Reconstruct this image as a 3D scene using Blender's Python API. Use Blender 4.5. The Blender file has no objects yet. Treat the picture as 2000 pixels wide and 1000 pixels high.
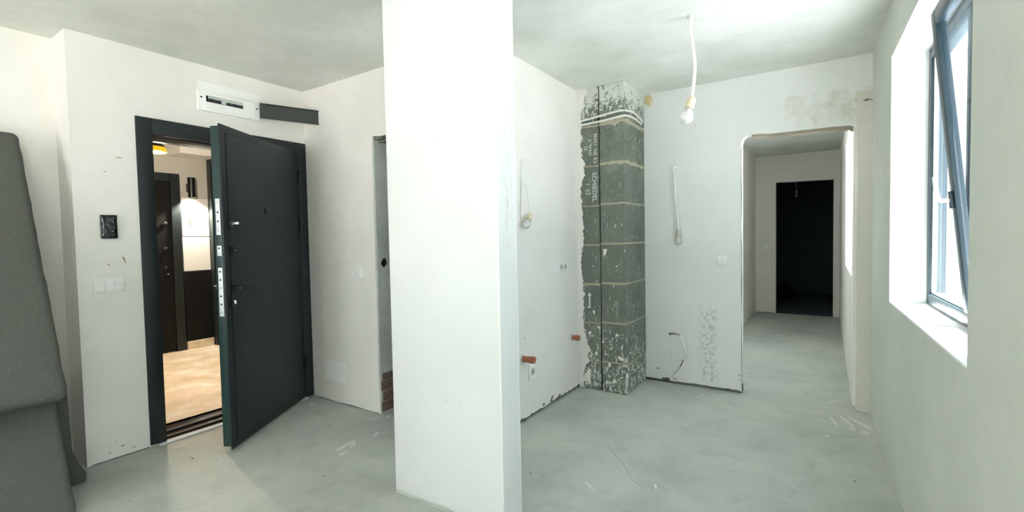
import bpy, bmesh, math, random
from mathutils import Vector, Matrix, noise
from mathutils.geometry import tessellate_polygon

sc = bpy.context.scene
COL = sc.collection
R_ = random.Random(7)

# ------------------------------------------------------------------ camera
YAW, PITCH, ROLL, FPX = 0.5862, 0.0374, -0.0194, 925.99
CAM = Vector((0, 0, 1.3))
_f = Vector((math.cos(YAW), math.sin(YAW), 0)); _r = Vector((math.sin(YAW), -math.cos(YAW), 0)); _u = Vector((0, 0, 1))
CF = _f * math.cos(PITCH) - _u * math.sin(PITCH)
_u2 = _u * math.cos(PITCH) + _f * math.sin(PITCH)
CR = _r * math.cos(ROLL) + _u2 * math.sin(ROLL)
CU = _u2 * math.cos(ROLL) - _r * math.sin(ROLL)
cd = bpy.data.cameras.new('camera'); cam = bpy.data.objects.new('camera', cd); COL.objects.link(cam)
cd.sensor_width = 36; cd.lens = FPX / 2000 * 36; cd.clip_start = 0.02; cd.clip_end = 200
m3 = Matrix((CR, CU, -CF)).transposed()
cam.matrix_world = Matrix.Translation(CAM) @ m3.to_4x4()
sc.camera = cam

# ------------------------------------------------------------------ light and exposure
vs = sc.view_settings
vs.view_transform = 'Standard'; vs.look = 'None'; vs.gamma = 1.0; vs.use_curve_mapping = False
vs.exposure = 1.2
SKY, SUN = 2.6, 26.0
w = bpy.data.worlds.new('sky'); sc.world = w; w.use_nodes = True
bg = w.node_tree.nodes['Background']; bg.inputs[0].default_value = (0.84, 0.92, 1.0, 1); bg.inputs[1].default_value = SKY
sl = bpy.data.lights.new('sun', 'SUN'); sl.energy = SUN; sl.angle = math.radians(0.6); sl.color = (1, 0.975, 0.95)
so = bpy.data.objects.new('sun', sl); COL.objects.link(so)
so.rotation_euler = Vector((0.04, 0.24, -1.0)).to_track_quat('-Z', 'Y').to_euler()
cy = sc.cycles
cy.use_denoising = True; cy.max_bounces = 12; cy.diffuse_bounces = 8; cy.transparent_max_bounces = 12
cy.caustics_reflective = False; cy.caustics_refractive = False; cy.sample_clamp_indirect = 8

def portal(name, loc, size, direction):
    l = bpy.data.lights.new(name, 'AREA'); l.shape = 'RECTANGLE'; l.size, l.size_y = size; l.cycles.is_portal = True
    o = bpy.data.objects.new(name, l); COL.objects.link(o); o.location = loc
    o.rotation_euler = Vector(direction).to_track_quat('-Z', 'Z').to_euler()
    return o

# measured room (metres, from the floor and wall lines)
H = 2.541
A_Y, B_X, C_Y, D_X = 3.613, 2.365, 1.777, 4.195
EY = lambda x: -0.382 + 0.028 * x            # window wall runs slightly off square
END_X, COR_L, COR_R = 8.73, 0.976, -0.165
HALL_Y, HALL_R = 6.62, 2.97
REAR_X = -3.0
portal('portal_rear', (REAR_X - 0.1, 1.95, 1.3), (2.0, 2.1), (1, 0, 0))
portal('portal_window', (2.565, -0.75, 1.57), (1.55, 1.4), (0, 1, 0))
portal('portal_window_side', (-0.75, -0.80, 1.5), (1.5, 1.6), (0, 1, 0))
portal('portal_corridor', (5.32, -0.56, 1.65), (1.7, 1.6), (0, 1, 0))

def ray(px, py): return CF + CR * ((px - 1000) / FPX) - CU * ((py - 500) / FPX)
def onp(px, py, pt, n):
    d = ray(px, py); n = Vector(n); t = (Vector(pt) - CAM).dot(n) / d.dot(n); return CAM + d * t
def onx(px, py, x): return onp(px, py, (x, 0, 0), (1, 0, 0))
def ony(px, py, y): return onp(px, py, (0, y, 0), (0, 1, 0))
def onz(px, py, z=0.0): return onp(px, py, (0, 0, z), (0, 0, 1))

# ------------------------------------------------------------------ materials
def lin(c):
    c = c / 255.0
    return c / 12.92 if c <= 0.04045 else ((c + 0.055) / 1.055) ** 2.4
def rgb(r, g, b): return (lin(r), lin(g), lin(b), 1)
class NT:
    def __init__(s, name):
        s.m = bpy.data.materials.new(name); s.m.use_nodes = True; s.t = s.m.node_tree; s.b = s.t.nodes['Principled BSDF']
        s.pos = s.t.nodes.new('ShaderNodeNewGeometry').outputs['Position']
    def n(s, typ, **k):
        x = s.t.nodes.new(typ)
        for a, v in k.items(): setattr(x, a, v)
        return x
    def l(s, a, b): s.t.links.new(a, b)
    def noise(s, scale, detail=4, rough=0.55, vec=None, dist=0.0):
        x = s.n('ShaderNodeTexNoise'); x.inputs['Scale'].default_value = scale; x.inputs['Detail'].default_value = detail
        x.inputs['Roughness'].default_value = rough; x.inputs['Distortion'].default_value = dist
        s.l(vec or s.pos, x.inputs['Vector']); return x.outputs['Fac']
    def stretch(s, sx, sy, sz, rot=0):
        x = s.n('ShaderNodeMapping'); x.inputs['Scale'].default_value = (sx, sy, sz); x.inputs['Rotation'].default_value = (0, 0, rot)
        s.l(s.pos, x.inputs['Vector']); return x.outputs['Vector']
    def ramp(s, fac, stops):
        x = s.n('ShaderNodeValToRGB'); e = x.color_ramp.elements
        while len(e) < len(stops): e.new(0.5)
        for i, (p, c) in enumerate(stops): e[i].position = p; e[i].color = c if len(c) == 4 else (*c, 1)
        s.l(fac, x.inputs['Fac']); return x.outputs['Color']
    def step(s, fac, a, b):
        x = s.n('ShaderNodeMapRange'); x.inputs['From Min'].default_value = a; x.inputs['From Max'].default_value = b
        s.l(fac, x.inputs['Value']); return x.outputs['Result']
    def math(s, op, a, b=None):
        x = s.n('ShaderNodeMath', operation=op)
        for i, v in enumerate((a, b)):
            if v is None: continue
            if isinstance(v, (int, float)): x.inputs[i].default_value = v
            else: s.l(v, x.inputs[i])
        return x.outputs[0]
    def mix(s, fac, a, b, blend='MIX'):
        x = s.n('ShaderNodeMix', data_type='RGBA', blend_type=blend)
        for nm, v in ((0, fac), (6, a), (7, b)):
            if isinstance(v, (int, float)): x.inputs[nm].default_value = v
            elif isinstance(v, tuple): x.inputs[nm].default_value = v
            else: s.l(v, x.inputs[nm])
        return x.outputs[2]
    def xyz(s):
        x = s.n('ShaderNodeSeparateXYZ'); s.l(s.pos, x.inputs[0]); return x.outputs
    def box(s, rng, soft=0.05):
        o = s.xyz(); acc = None
        for ax, (a, b) in rng.items():
            f = s.math('MULTIPLY', s.step(o['XYZ'.index(ax)], a, a + soft), s.step(o['XYZ'.index(ax)], b, b - soft))
            acc = f if acc is None else s.math('MULTIPLY', acc, f)
        return acc
    def bump(s, h, strength=0.3, dist=0.01):
        x = s.n('ShaderNodeBump'); x.inputs['Strength'].default_value = strength; x.inputs['Distance'].default_value = dist
        s.l(h, x.inputs['Height']); s.l(x.outputs[0], s.b.inputs['Normal'])
    def col(s, c):
        if isinstance(c, tuple): s.b.inputs['Base Color'].default_value = c
        else: s.l(c, s.b.inputs['Base Color'])
    def set(s, rough=0.8, metal=0.0, spec=0.5):
        s.b.inputs['Roughness'].default_value = rough; s.b.inputs['Metallic'].default_value = metal; s.b.inputs['Specular IOR Level'].default_value = spec
        return s

M = {}
def plain(name, c, rough=0.5, metal=0.0, spec=0.5, var=0.08, scale=40, bump=0.0):
    t = NT(name).set(rough, metal, spec)
    f = t.noise(scale, 3)
    d = tuple(x * (1 - var) for x in c[:3]) + (1,)
    t.col(t.mix(f, d, tuple(min(1, x * (1 + var)) for x in c[:3]) + (1,)))
    if bump: t.bump(f, bump, 0.004)
    M[name] = t.m; return t.m

def plaster(name, base, dark, extra=None, bumpy=0.25, spec=0.3, pit=0.28):
    t = NT(name).set(0.85, 0, spec)
    n1 = t.noise(1.7, 6, 0.6); n2 = t.noise(14, 5, 0.6); n3 = t.noise(90, 3)
    c = t.mix(t.step(n1, 0.35, 0.7), base, dark)
    c = t.mix(t.math('MULTIPLY', t.step(n2, 0.55, 0.8), 0.35), c, dark)
    pits = t.step(t.noise(33, 2, 0.4), 0.75, 0.79)
    c = t.mix(t.math('MULTIPLY', pits, pit), c, rgb(120, 112, 96))
    if extra: c = extra(t, c)
    t.col(c)
    t.bump(t.math('ADD', t.math('MULTIPLY', n2, 0.8), t.math('MULTIPLY', n3, 0.25)), bumpy, 0.008)
    M[name] = t.m; return t.m

plaster('plaster', rgb(233, 230, 224), rgb(224, 221, 214))
def stain_d(t, c):
    m = t.box({'Y': (0.735, 0.925), 'Z': (0.02, 0.73)}, 0.06)
    f = t.step(t.noise(38, 5, 0.7), 0.47, 0.62)
    c = t.mix(t.math('MULTIPLY', t.math('MULTIPLY', m, f), 0.55), c, rgb(150, 152, 146))
    m2 = t.box({'Y': (-0.3, 0.28), 'Z': (2.04, 2.34)}, 0.03)
    f2 = t.step(t.noise(5, 5, 0.7), 0.42, 0.6)
    c = t.mix(t.math('MULTIPLY', t.math('MULTIPLY', m2, f2), 0.6), c, rgb(196, 192, 172))
    m3_ = t.box({'Y': (-0.32, -0.16), 'Z': (0.0, 2.3)}, 0.02)
    c = t.mix(t.math('MULTIPLY', m3_, 0.55), c, rgb(206, 198, 180))
    return c
plaster('plaster_back', rgb(230, 231, 228), rgb(222, 224, 220), stain_d, 0.25, 0.3, 0.2)
def stain_p(t, c):
    m = t.box({'Y': (1.17, 1.19), 'Z': (1.25, 1.78)}, 0.004)
    m = t.math('MULTIPLY', m, t.box({'X': (1.70, 1.80)}, 0.03))
    f = t.step(t.noise(1, 6, 0.7, t.stretch(60, 60, 14)), 0.5, 0.68)
    return t.mix(t.math('MULTIPLY', m, t.math('MULTIPLY', f, 0.45)), c, rgb(176, 164, 140))
plaster('plaster_white', rgb(226, 228, 227), rgb(220, 222, 220), stain_p, 0.12, 0.3, 0.15)
plaster('plaster_window_wall', rgb(212, 215, 207), rgb(199, 203, 194), None, 0.3)
plaster('ceiling_plaster', rgb(231, 233, 227), rgb(208, 211, 202), None, 0.5, 0.3, 0.1)
plaster('hall_plaster', rgb(206, 202, 192), rgb(198, 193, 182), None, 0.2)
plain('reveal_white', rgb(240, 240, 238), 0.7, 0, 0.3, 0.02)
plaster('cement', rgb(200, 204, 198), rgb(164, 170, 163), None, 0.8)
plain('arrow_faint', rgb(148, 152, 142), 0.9, 0, 0.2)
plain('joint_dark', rgb(28, 30, 28), 0.95, 0, 0.1)
plain('shade_plaster', rgb(70, 86, 90), 0.9, 0, 0.2, 0.1, 6, 0.3)  # dark colour carries the shade of the unlit room
plaster('masonry', rgb(128, 130, 120), rgb(82, 86, 79), None, 0.9)
plaster('lintel_rubble', rgb(176, 166, 150), rgb(122, 112, 98), None, 1.0)
plain('brick', rgb(112, 94, 84), 0.9, 0, 0.2, 0.35, 25, 0.6)
plain('foam', rgb(206, 190, 146), 0.9, 0, 0.2, 0.2, 60, 0.6)

t = NT('concrete_floor').set(0.62, 0, 0.35)
n1 = t.noise(0.9, 7, 0.62); n2 = t.noise(6, 6, 0.65, None, 0.6); n3 = t.noise(70, 4, 0.6)
c = t.ramp(n1, [(0.3, rgb(158, 166, 160)), (0.5, rgb(180, 186, 179)), (0.72, rgb(198, 199, 189))])
c = t.mix(t.math('MULTIPLY', t.step(n2, 0.5, 0.75), 0.4), c, rgb(146, 146, 136))
c = t.mix(t.math('MULTIPLY', t.step(t.noise(2.3, 6, 0.7), 0.55, 0.7), 0.35), c, rgb(200, 196, 182))
sp = t.step(t.noise(26, 2, 0.4), 0.76, 0.79)
c = t.mix(t.math('MULTIPLY', sp, 0.6), c, rgb(226, 226, 220))
scr = t.step(t.noise(1, 4, 0.6, t.stretch(2.2, 16, 1, 0.6)), 0.66, 0.72)
c = t.mix(t.math('MULTIPLY', scr, 0.3), c, rgb(208, 206, 196))
dk = t.step(t.noise(31, 1, 0.3), 0.78, 0.80)
c = t.mix(t.math('MULTIPLY', dk, 0.5), c, rgb(84, 84, 76))
t.col(c); t.bump(t.math('ADD', n2, t.math('MULTIPLY', n3, 0.3)), 0.25, 0.008); M['concrete_floor'] = t.m

t = NT('hall_stone').set(0.45, 0, 0.4)
c = t.ramp(t.noise(2.6, 8, 0.74, None, 0.2), [(0.34, rgb(198, 174, 136)), (0.5, rgb(218, 202, 172)), (0.64, rgb(236, 228, 212))])
c = t.mix(t.math('MULTIPLY', t.step(t.noise(9, 5, 0.7), 0.56, 0.7), 0.35), c, rgb(176, 152, 116))
t.col(c); t.bump(t.noise(30, 4), 0.15, 0.004); M['hall_stone'] = t.m

plain('door_dark', rgb(30, 38, 39), 0.42, 0, 0.4, 0.05, 300, 0.08)
plain('door_edge', rgb(36, 58, 57), 0.4, 0, 0.4, 0.05, 100)
plain('black_metal', rgb(24, 24, 24), 0.35, 0.3, 0.5, 0.1)
plain('black_plastic', rgb(22, 22, 22), 0.12, 0, 0.6, 0.1)
plain('white_plastic', rgb(236, 236, 232), 0.35, 0, 0.5, 0.02)
plain('cream_plastic', rgb(216, 204, 176), 0.5, 0, 0.5, 0.05)
plain('steel', rgb(196, 196, 192), 0.3, 0.9, 0.5, 0.05)
plain('steel_plate', rgb(222, 224, 222), 0.45, 0.2, 0.5, 0.04)
plain('window_frame', rgb(36, 56, 63), 0.4, 0, 0.5, 0.05)
plain('rubber', rgb(26, 26, 26), 0.7, 0, 0.3)
plain('copper_pipe', rgb(168, 100, 76), 0.45, 0.15, 0.5, 0.25, 60)
plain('chip_white', rgb(236, 234, 226), 0.9, 0, 0.2)
plain('chip_dark', rgb(66, 60, 50), 0.9, 0, 0.2)
plain('smear', rgb(212, 211, 203), 0.9, 0, 0.2, 0.12, 60, 0.5)
plain('cable_white', rgb(232, 230, 222), 0.5, 0, 0.4, 0.04)
plain('wire_brown', rgb(140, 116, 92), 0.6, 0, 0.3, 0.2, 80)
plain('cable_grey', rgb(196, 192, 180), 0.5, 0, 0.4, 0.06)
plain('scuff_glint_brown', rgb(158, 138, 92), 0.9, 0, 0.2, 0.3, 200)
plain('scuff_grey', rgb(150, 146, 134), 0.9, 0, 0.2, 0.2, 200)
plain('breaker_grey', rgb(186, 196, 188), 0.5, 0, 0.4, 0.05)
plain('ground_light', rgb(204, 203, 202), 0.9, 0, 0.2, 0.08, 2)
plain('print_white', rgb(222, 226, 220), 0.8, 0, 0.2, 0.12, 160)
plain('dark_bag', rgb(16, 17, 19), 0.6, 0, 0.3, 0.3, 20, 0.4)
plain('wood_panel', rgb(18, 19, 19), 0.6, 0, 0.2, 0.2, 12)
plain('threshold_grey', rgb(205, 210, 208), 0.5, 0.2, 0.4, 0.08)

t = NT('felt').set(0.95, 0, 0.15)
f1 = t.noise(240, 3, 0.7); f2 = t.noise(5, 5); f3 = t.step(t.noise(1, 3, 0.5, t.stretch(55, 55, 110)), 0.63, 0.72)
c = t.mix(f1, rgb(66, 70, 66), rgb(114, 116, 110)); c = t.mix(t.math('MULTIPLY', f2, 0.35), c, rgb(92, 90, 82))
c = t.mix(t.math('MULTIPLY', f3, 0.22), c, rgb(150, 150, 142))
t.col(c); t.bump(t.math('ADD', f1, t.noise(60, 3)), 0.5, 0.006); M['felt'] = t.m

# chimney block: grey lightweight concrete, splashed with plaster most at the top, the foot and the wall side
t = NT('chimney_block').set(0.92, 0, 0.2)
o = t.xyz()
n1 = t.noise(4, 6, 0.65); n2 = t.noise(60, 4, 0.65)
c = t.ramp(n1, [(0.3, rgb(104, 112, 102)), (0.55, rgb(125, 131, 120)), (0.75, rgb(146, 150, 137))])
c = t.mix(t.math('MULTIPLY', n2, 0.4), c, rgb(90, 97, 87))
top = t.step(o[2], 2.16, 2.58); foot = t.step(o[2], 0.85, 0.1); lft = t.step(o[1], 1.60, 1.80)
den = t.math('ADD', t.math('ADD', t.math('MULTIPLY', top, 0.34), t.math('MULTIPLY', foot, 0.15)), t.math('MULTIPLY', lft, 0.05))
f = t.math('ADD', t.noise(30, 5, 0.62, None, 1.2), den)
c = t.mix(t.step(f, 0.68, 0.71), c, rgb(208, 212, 202))
c = t.mix(t.math('MULTIPLY', t.step(t.noise(75, 3, 0.5), 0.655, 0.69), 0.7), c, rgb(196, 200, 190))
f = t.math('ADD', t.noise(1, 4, 0.55, t.stretch(40, 40, 12)), t.math('MULTIPLY', den, 0.6))
c = t.mix(t.math('MULTIPLY', t.step(f, 0.66, 0.70), 0.85), c, rgb(214, 216, 208))
t.col(c); t.bump(t.math('ADD', n2, t.noise(18, 4)), 0.6, 0.008); M['chimney_block'] = t.m
plain('mortar', rgb(178, 172, 152), 0.95, 0, 0.1, 0.15, 50, 0.6)

def glassy(name, tint, gloss=0.12, rough=0.02, body=0.0, bodycol=(0.8, 0.9, 0.95, 1)):
    m = bpy.data.materials.new(name); m.use_nodes = True; nt = m.node_tree; nt.nodes.clear()
    out = nt.nodes.new('ShaderNodeOutputMaterial'); tr = nt.nodes.new('ShaderNodeBsdfTransparent'); tr.inputs[0].default_value = tint
    gl = nt.nodes.new('ShaderNodeBsdfGlossy'); gl.inputs['Roughness'].default_value = rough
    df = nt.nodes.new('ShaderNodeBsdfDiffuse'); df.inputs[0].default_value = bodycol
    a = nt.nodes.new('ShaderNodeMixShader'); a.inputs[0].default_value = body; nt.links.new(tr.outputs[0], a.inputs[1]); nt.links.new(df.outputs[0], a.inputs[2])
    b = nt.nodes.new('ShaderNodeMixShader'); b.inputs[0].default_value = gloss
    nt.links.new(a.outputs[0], b.inputs[1]); nt.links.new(gl.outputs[0], b.inputs[2]); nt.links.new(b.outputs[0], out.inputs[0])
    M[name] = m
glassy('pane', (0.89, 0.93, 0.96, 1), 0.10)
glassy('bulb_glass', (0.93, 0.94, 0.92, 1), 0.14, 0.08, 0.48, (0.9, 0.9, 0.87, 1))
glassy('smoked', (0.10, 0.11, 0.10, 1), 0.10, 0.15, 0.72, (0.035, 0.04, 0.037, 1))
def emit(name, c, s):
    t = NT(name); t.b.inputs['Emission Color'].default_value = c; t.b.inputs['Emission Strength'].default_value = s; t.col(c); M[name] = t.m
emit('lamp_gold', (1.0, 0.42, 0.01, 1), 0.42)
emit('lamp_face', (1.0, 0.86, 0.62, 1), 20)

# ------------------------------------------------------------------ mesh helpers
def link(name, me, mat, parent=None):
    o = bpy.data.objects.new(name, me); COL.objects.link(o)
    if mat: me.materials.clear(); me.materials.append(M[mat])
    if parent is not None: o.parent = parent; o.matrix_parent_inverse = Matrix.Translation(-parent.location) if parent.type == 'EMPTY' else parent.matrix_basis.inverted()
    return o
def tomesh(bm, name, smooth=False):
    bmesh.ops.recalc_face_normals(bm, faces=bm.faces)
    me = bpy.data.meshes.new(name); bm.to_mesh(me); bm.free()
    if smooth:
        for p in me.polygons: p.use_smooth = True
        me.set_sharp_from_angle(angle=math.radians(38))
    return me
def tag(o, label, cat, group=None, kind=None):
    o['label'] = label; o['category'] = cat
    if group: o['group'] = group
    if kind: o['kind'] = kind
    return o
def empty(name, loc, label, cat, group=None, kind=None):
    o = bpy.data.objects.new(name, None); COL.objects.link(o); o.location = loc; o.empty_display_size = 0.1
    return tag(o, label, cat, group, kind)
def frame_m(origin, ax, az=(0, 0, 1)):
    """local x along ax, local z along az, local y = z cross x"""
    ax = Vector(ax).normalized(); az = Vector(az).normalized(); ay = az.cross(ax)
    m = Matrix((ax, ay, az)).transposed().to_4x4(); m.translation = Vector(origin); return m
def add_box(bm, lo, hi, mat=None, bevel=0.0, seg=2):
    lo, hi = Vector(lo), Vector(hi)
    r = bmesh.ops.create_cube(bm, size=1)
    vs_ = r['verts']
    for v_ in vs_: v_.co = Vector((lo[i] + (v_.co[i] + 0.5) * (hi[i] - lo[i]) for i in range(3)))
    if bevel:
        es = list({e for v_ in vs_ for e in v_.link_edges})
        r2 = bmesh.ops.bevel(bm, geom=es, offset=bevel, segments=seg, profile=0.5, affect='EDGES')
        vs_ = list({v_ for f_ in r2['faces'] for v_ in f_.verts} | {v_ for v_ in vs_ if v_.is_valid})
    if mat is not None:
        for v_ in vs_: v_.co = mat @ v_.co
    return vs_
def box(name, lo, hi, mat, parent=None, xf=None, bevel=0.0, seg=2, smooth=True):
    bm = bmesh.new(); add_box(bm, lo, hi, xf, bevel, seg)
    return link(name, tomesh(bm, name, smooth and bevel > 0), mat, parent)
def lathe_mesh(name, prof, xf=None, seg=20, cap=True):
    """prof: (r, h) along local z"""
    bm = bmesh.new(); rings = []
    for r, h in prof:
        if r < 1e-6: rings.append([bm.verts.new((0, 0, h))])
        else: rings.append([bm.verts.new((r * math.cos(2 * math.pi * i / seg), r * math.sin(2 * math.pi * i / seg), h)) for i in range(seg)])
    for a, b in zip(rings, rings[1:]):
        for i in range(seg):
            j = (i + 1) % seg
            if len(a) == 1 and len(b) > 1: bm.faces.new((a[0], b[j], b[i]))
            elif len(b) == 1 and len(a) > 1: bm.faces.new((a[i], a[j], b[0]))
            elif len(a) > 1: bm.faces.new((a[i], a[j], b[j], b[i]))
    if cap:
        for r in (rings[0], rings[-1]):
            if len(r) > 2: bm.faces.new(r)
    if xf is not None: bmesh.ops.transform(bm, matrix=xf, verts=bm.verts)
    return tomesh(bm, name, True)
def lathe(name, prof, mat, parent=None, xf=None, seg=20, cap=True): return link(name, lathe_mesh(name, prof, xf, seg, cap), mat, parent)
def axis_m(origin, d):
    q = Vector(d).normalized().to_track_quat('Z', 'Y'); return Matrix.Translation(Vector(origin)) @ q.to_matrix().to_4x4()
def smooth_pts(pts, n=6):
    pts = [Vector(p) for p in pts]
    if len(pts) < 3: return pts
    out = []
    for i in range(len(pts) - 1):
        p0 = pts[max(i - 1, 0)]; p1 = pts[i]; p2 = pts[i + 1]; p3 = pts[min(i + 2, len(pts) - 1)]
        for k in range(n):
            u = k / n
            out.append(0.5 * ((2 * p1) + (p2 - p0) * u + (2 * p0 - 5 * p1 + 4 * p2 - p3) * u * u + (3 * p1 - p0 - 3 * p2 + p3) * u ** 3))
    out.append(pts[-1]); return out
def tube_mesh(name, pts, r, seg=8, n=6):
    pts = smooth_pts(pts, n); bm = bmesh.new(); rings = []
    up = Vector((0.31, 0.52, 0.79))
    for i, p_ in enumerate(pts):
        d = (pts[min(i + 1, len(pts) - 1)] - pts[max(i - 1, 0)]).normalized()
        s = d.cross(up); s = s.normalized() if s.length > 1e-4 else Vector((1, 0, 0)); t_ = d.cross(s)
        up = t_ if t_.dot(up) > 0 else -t_
        s = d.cross(up).normalized()
        rings.append([bm.verts.new(p_ + (s * math.cos(2 * math.pi * k / seg) + up * math.sin(2 * math.pi * k / seg)) * r) for k in range(seg)])
    for a, b in zip(rings, rings[1:]):
        for k in range(seg): bm.faces.new((a[k], a[(k + 1) % seg], b[(k + 1) % seg], b[k]))
    bm.faces.new(rings[0]); bm.faces.new(rings[-1])
    return tomesh(bm, name, True)
def tube(name, pts, r, mat, parent=None, seg=8, n=6): return link(name, tube_mesh(name, pts, r, seg, n), mat, parent)
def slab_mesh(name, loops, xf, depth, front=0.0):
    """loops: outer + holes in (s, z); the front face lies at local y=front, the back at y=front+depth"""
    bm = bmesh.new()
    flat = [p_ for lp in loops for p_ in lp]
    F = [bm.verts.new(xf @ Vector((s, front, z))) for s, z in flat]; B = [bm.verts.new(xf @ Vector((s, front + depth, z))) for s, z in flat]
    for tri in tessellate_polygon([[Vector((s, z, 0)) for s, z in lp] for lp in loops]):
        try: bm.faces.new([F[i] for i in tri]); bm.faces.new([B[i] for i in reversed(tri)])
        except ValueError: pass
    k = 0
    for lp in loops:
        n = len(lp)
        for i in range(n):
            a, b = k + i, k + (i + 1) % n
            bm.faces.new((F[a], F[b], B[b], B[a]))
        k += n
    return tomesh(bm, name)
def slab(name, loops, xf, depth, mat, parent=None, front=0.0): return link(name, slab_mesh(name, loops, xf, depth, front), mat, parent)
def jag(a, b, step=0.04, amp=0.012, seed=0, lo=0.0):
    """points from a to b (excl. b) with offset to the left side of the run"""
    a, b = Vector(a), Vector(b); L = (b - a).length; n = max(2, int(L / step)); d = (b - a) / L; nrm = Vector((-d.y, d.x))
    out = [tuple(a)]
    for i in range(1, n):
        q = a + (b - a) * (i / n)
        k = lo + amp * (0.5 + 0.5 * noise.noise((q.x * 5 + seed, q.y * 5, seed))) + amp * 0.55 * max(0, noise.noise((q.x * 23 + seed, q.y * 23, seed * 2)))
        q = q + nrm * k + d * (step * 0.25 * noise.noise((i * 1.7, seed, 3)))
        out.append(tuple(q))
    return out
def rect(a, b, c, d): return [(a, c), (b, c), (b, d), (a, d)]
def text_mesh(s, size, depth=0.0006):
    cu = bpy.data.curves.new('t', 'FONT'); cu.body = s; cu.size = size; cu.extrude = depth; cu.resolution_u = 3
    o = bpy.data.objects.new('t', cu); COL.objects.link(o); bpy.context.view_layer.update()
    me = bpy.data.meshes.new_from_object(o.evaluated_get(bpy.context.evaluated_depsgraph_get()))
    bpy.data.objects.remove(o); return me

# ------------------------------------------------------------------ the setting
def struct(o, label, cat): return tag(o, label, cat, None, 'structure')
fl = struct(box('floor', (REAR_X - 0.3, -0.50, -0.2), (12.2, 4.0, 0.0), 'concrete_floor'), 'bare grey concrete screed floor with scuffs and specks', 'floor')
ce = struct(box('ceiling', (REAR_X - 0.3, -0.75, H), (12.2, 4.0, H + 0.2), 'ceiling_plaster'), 'rough off-white plastered ceiling of the unfinished flat', 'ceiling')
struct(box('ground', (-40, -40, -3.3), (40, 40, -3.2), 'ground_light'), 'pale paved ground outside below the windows', 'ground')

# wall_left: the entrance wall with the steel door (faces -y)
def wall(name, xf, outer, holes, depth, mat, label, base=True, coremat=None, plast=0.012, basemat='masonry', runs=None):
    w_ = slab(name, [outer] + holes, xf, plast, mat)
    struct(w_, label, 'wall')
    ss = [p_[0] for p_ in outer]; zt = max(p_[1] for p_ in outer); s0, s1 = min(ss), max(ss)
    if coremat != 'none':
        co = [(s0, 0.0), (s1, 0.0), (s1, zt), (s0, zt)]
        hs = [h_ for h_ in holes]
        slab('wall_core', [co] + hs, xf, depth - plast, coremat or 'masonry', w_, plast)
    return w_
# entrance wall: local x = +X, local y = +Y (into the wall)
xfA = frame_m((0, A_Y, 0), (1, 0, 0))
DF0, DF1, DFT = 1.201, 2.369, 2.113
DI0, DI1, DIT = 1.289, 2.281, 2.018
outerA = jag((0.888, 0.0), (DF0 + 0.01, 0.0), 0.025, 0.014, 3) + [(DF0 + 0.01, 0.012), (DF0 + 0.05, 0.0), (DF0 + 0.05, DFT - 0.05), (B_X - 0.001, DFT - 0.05), (B_X - 0.001, H), (0.888, H)]
wA = wall('wall_left', xfA, outerA, [], 0.25, 'plaster', 'white plastered entrance wall around the dark steel door', coremat='none')
# core beside and above the door opening
slab('wall_core', [[(0.8885, 0.0), (DF0 + 0.05, 0.0), (DF0 + 0.05, DFT - 0.05), (B_X - 0.001, DFT - 0.05), (B_X - 0.001, H), (0.8885, H)]], xfA, 0.238, 'plaster', wA, 0.0121)
slab('masonry_base', [rect(0.89, DF0 - 0.002, 0.0, 0.03)], xfA, 0.003, 'masonry', wA, 0.009)
struct(box('wall_recess', (REAR_X - 0.3, 3.858, 0), (0.95, 3.99, H), 'plaster'), 'plastered recess wall behind the upended grey mattress', 'wall')

# bathroom partition (faces -x), doorway with bare cement jamb
xfB = frame_m((B_X, 0, 0), (0, -1, 0))                 # local x = -Y, local y = +X
BY0, BYT, BY2 = 2.782, 2.07, 1.95
outB = jag((-A_Y - 0.25, 0.0), (-BY0, 0.0), 0.03, 0.010, 9, 0.002) + jag((-BY0, 0.0), (-BY0, BYT), 0.05, 0.010, 4) + jag((-BY0, BYT), (-BY2, BYT), 0.03, -0.02, 5) + [(-BY2, BYT), (-BY2, 0), (-C_Y, 0), (-C_Y, H), (-A_Y - 0.25, H)]
wB = struct(slab('wall_partition', [outB], xfB, 0.012, 'plaster'), 'white plastered partition wall beside the entrance door', 'wall')
slab('wall_core', [[(-A_Y - 0.25, 0), (-BY0, 0), (-BY0, BYT), (-BY2, BYT), (-BY2, 0), (-C_Y, 0), (-C_Y, H), (-A_Y - 0.25, H)]], xfB, 0.118, 'cement', wB, 0.0122)
slab('masonry_base', [rect(-A_Y + 0.001, -BY0 - 0.003, 0.0, 0.03)], xfB, 0.003, 'masonry', wB, 0.009)
# jagged dark break at the head of the doorway and bare bricks at its foot
for k in range(5):
    bx0 = B_X + 0.012 + 0.022 * k
    box('broken_head', (bx0, BY0 - 0.09, BYT - 0.02 - 0.03 * R_.random()), (bx0 + 0.022, BY0 - 0.0005, BYT - 0.0005), 'masonry', wB)
for k in range(4):
    zz = 0.012 + 0.079 * k
    box('brick', (B_X + 0.016 + 0.010 * (k % 2), BY0 - 0.005 - 0.003 * (k % 2), zz), (B_X + 0.128, BY0 - 0.0002, zz + 0.074 - 0.02 * (k == 3)), 'brick', wB, None, 0.004, 1)
hp_ = ony(750, 513, BY0); slab('conduit_hole', [[(0.030 * math.cos(a_) * (0.9 + 0.3 * noise.noise((a_, 1, 1))), 0.034 * math.sin(a_) * (0.9 + 0.3 * noise.noise((a_, 5, 1)))) for a_ in [k * 0.524 for k in range(12)]]], frame_m(hp_, (1, 0, 0)), 0.002, 'joint_dark', wB, -0.001)
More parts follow.
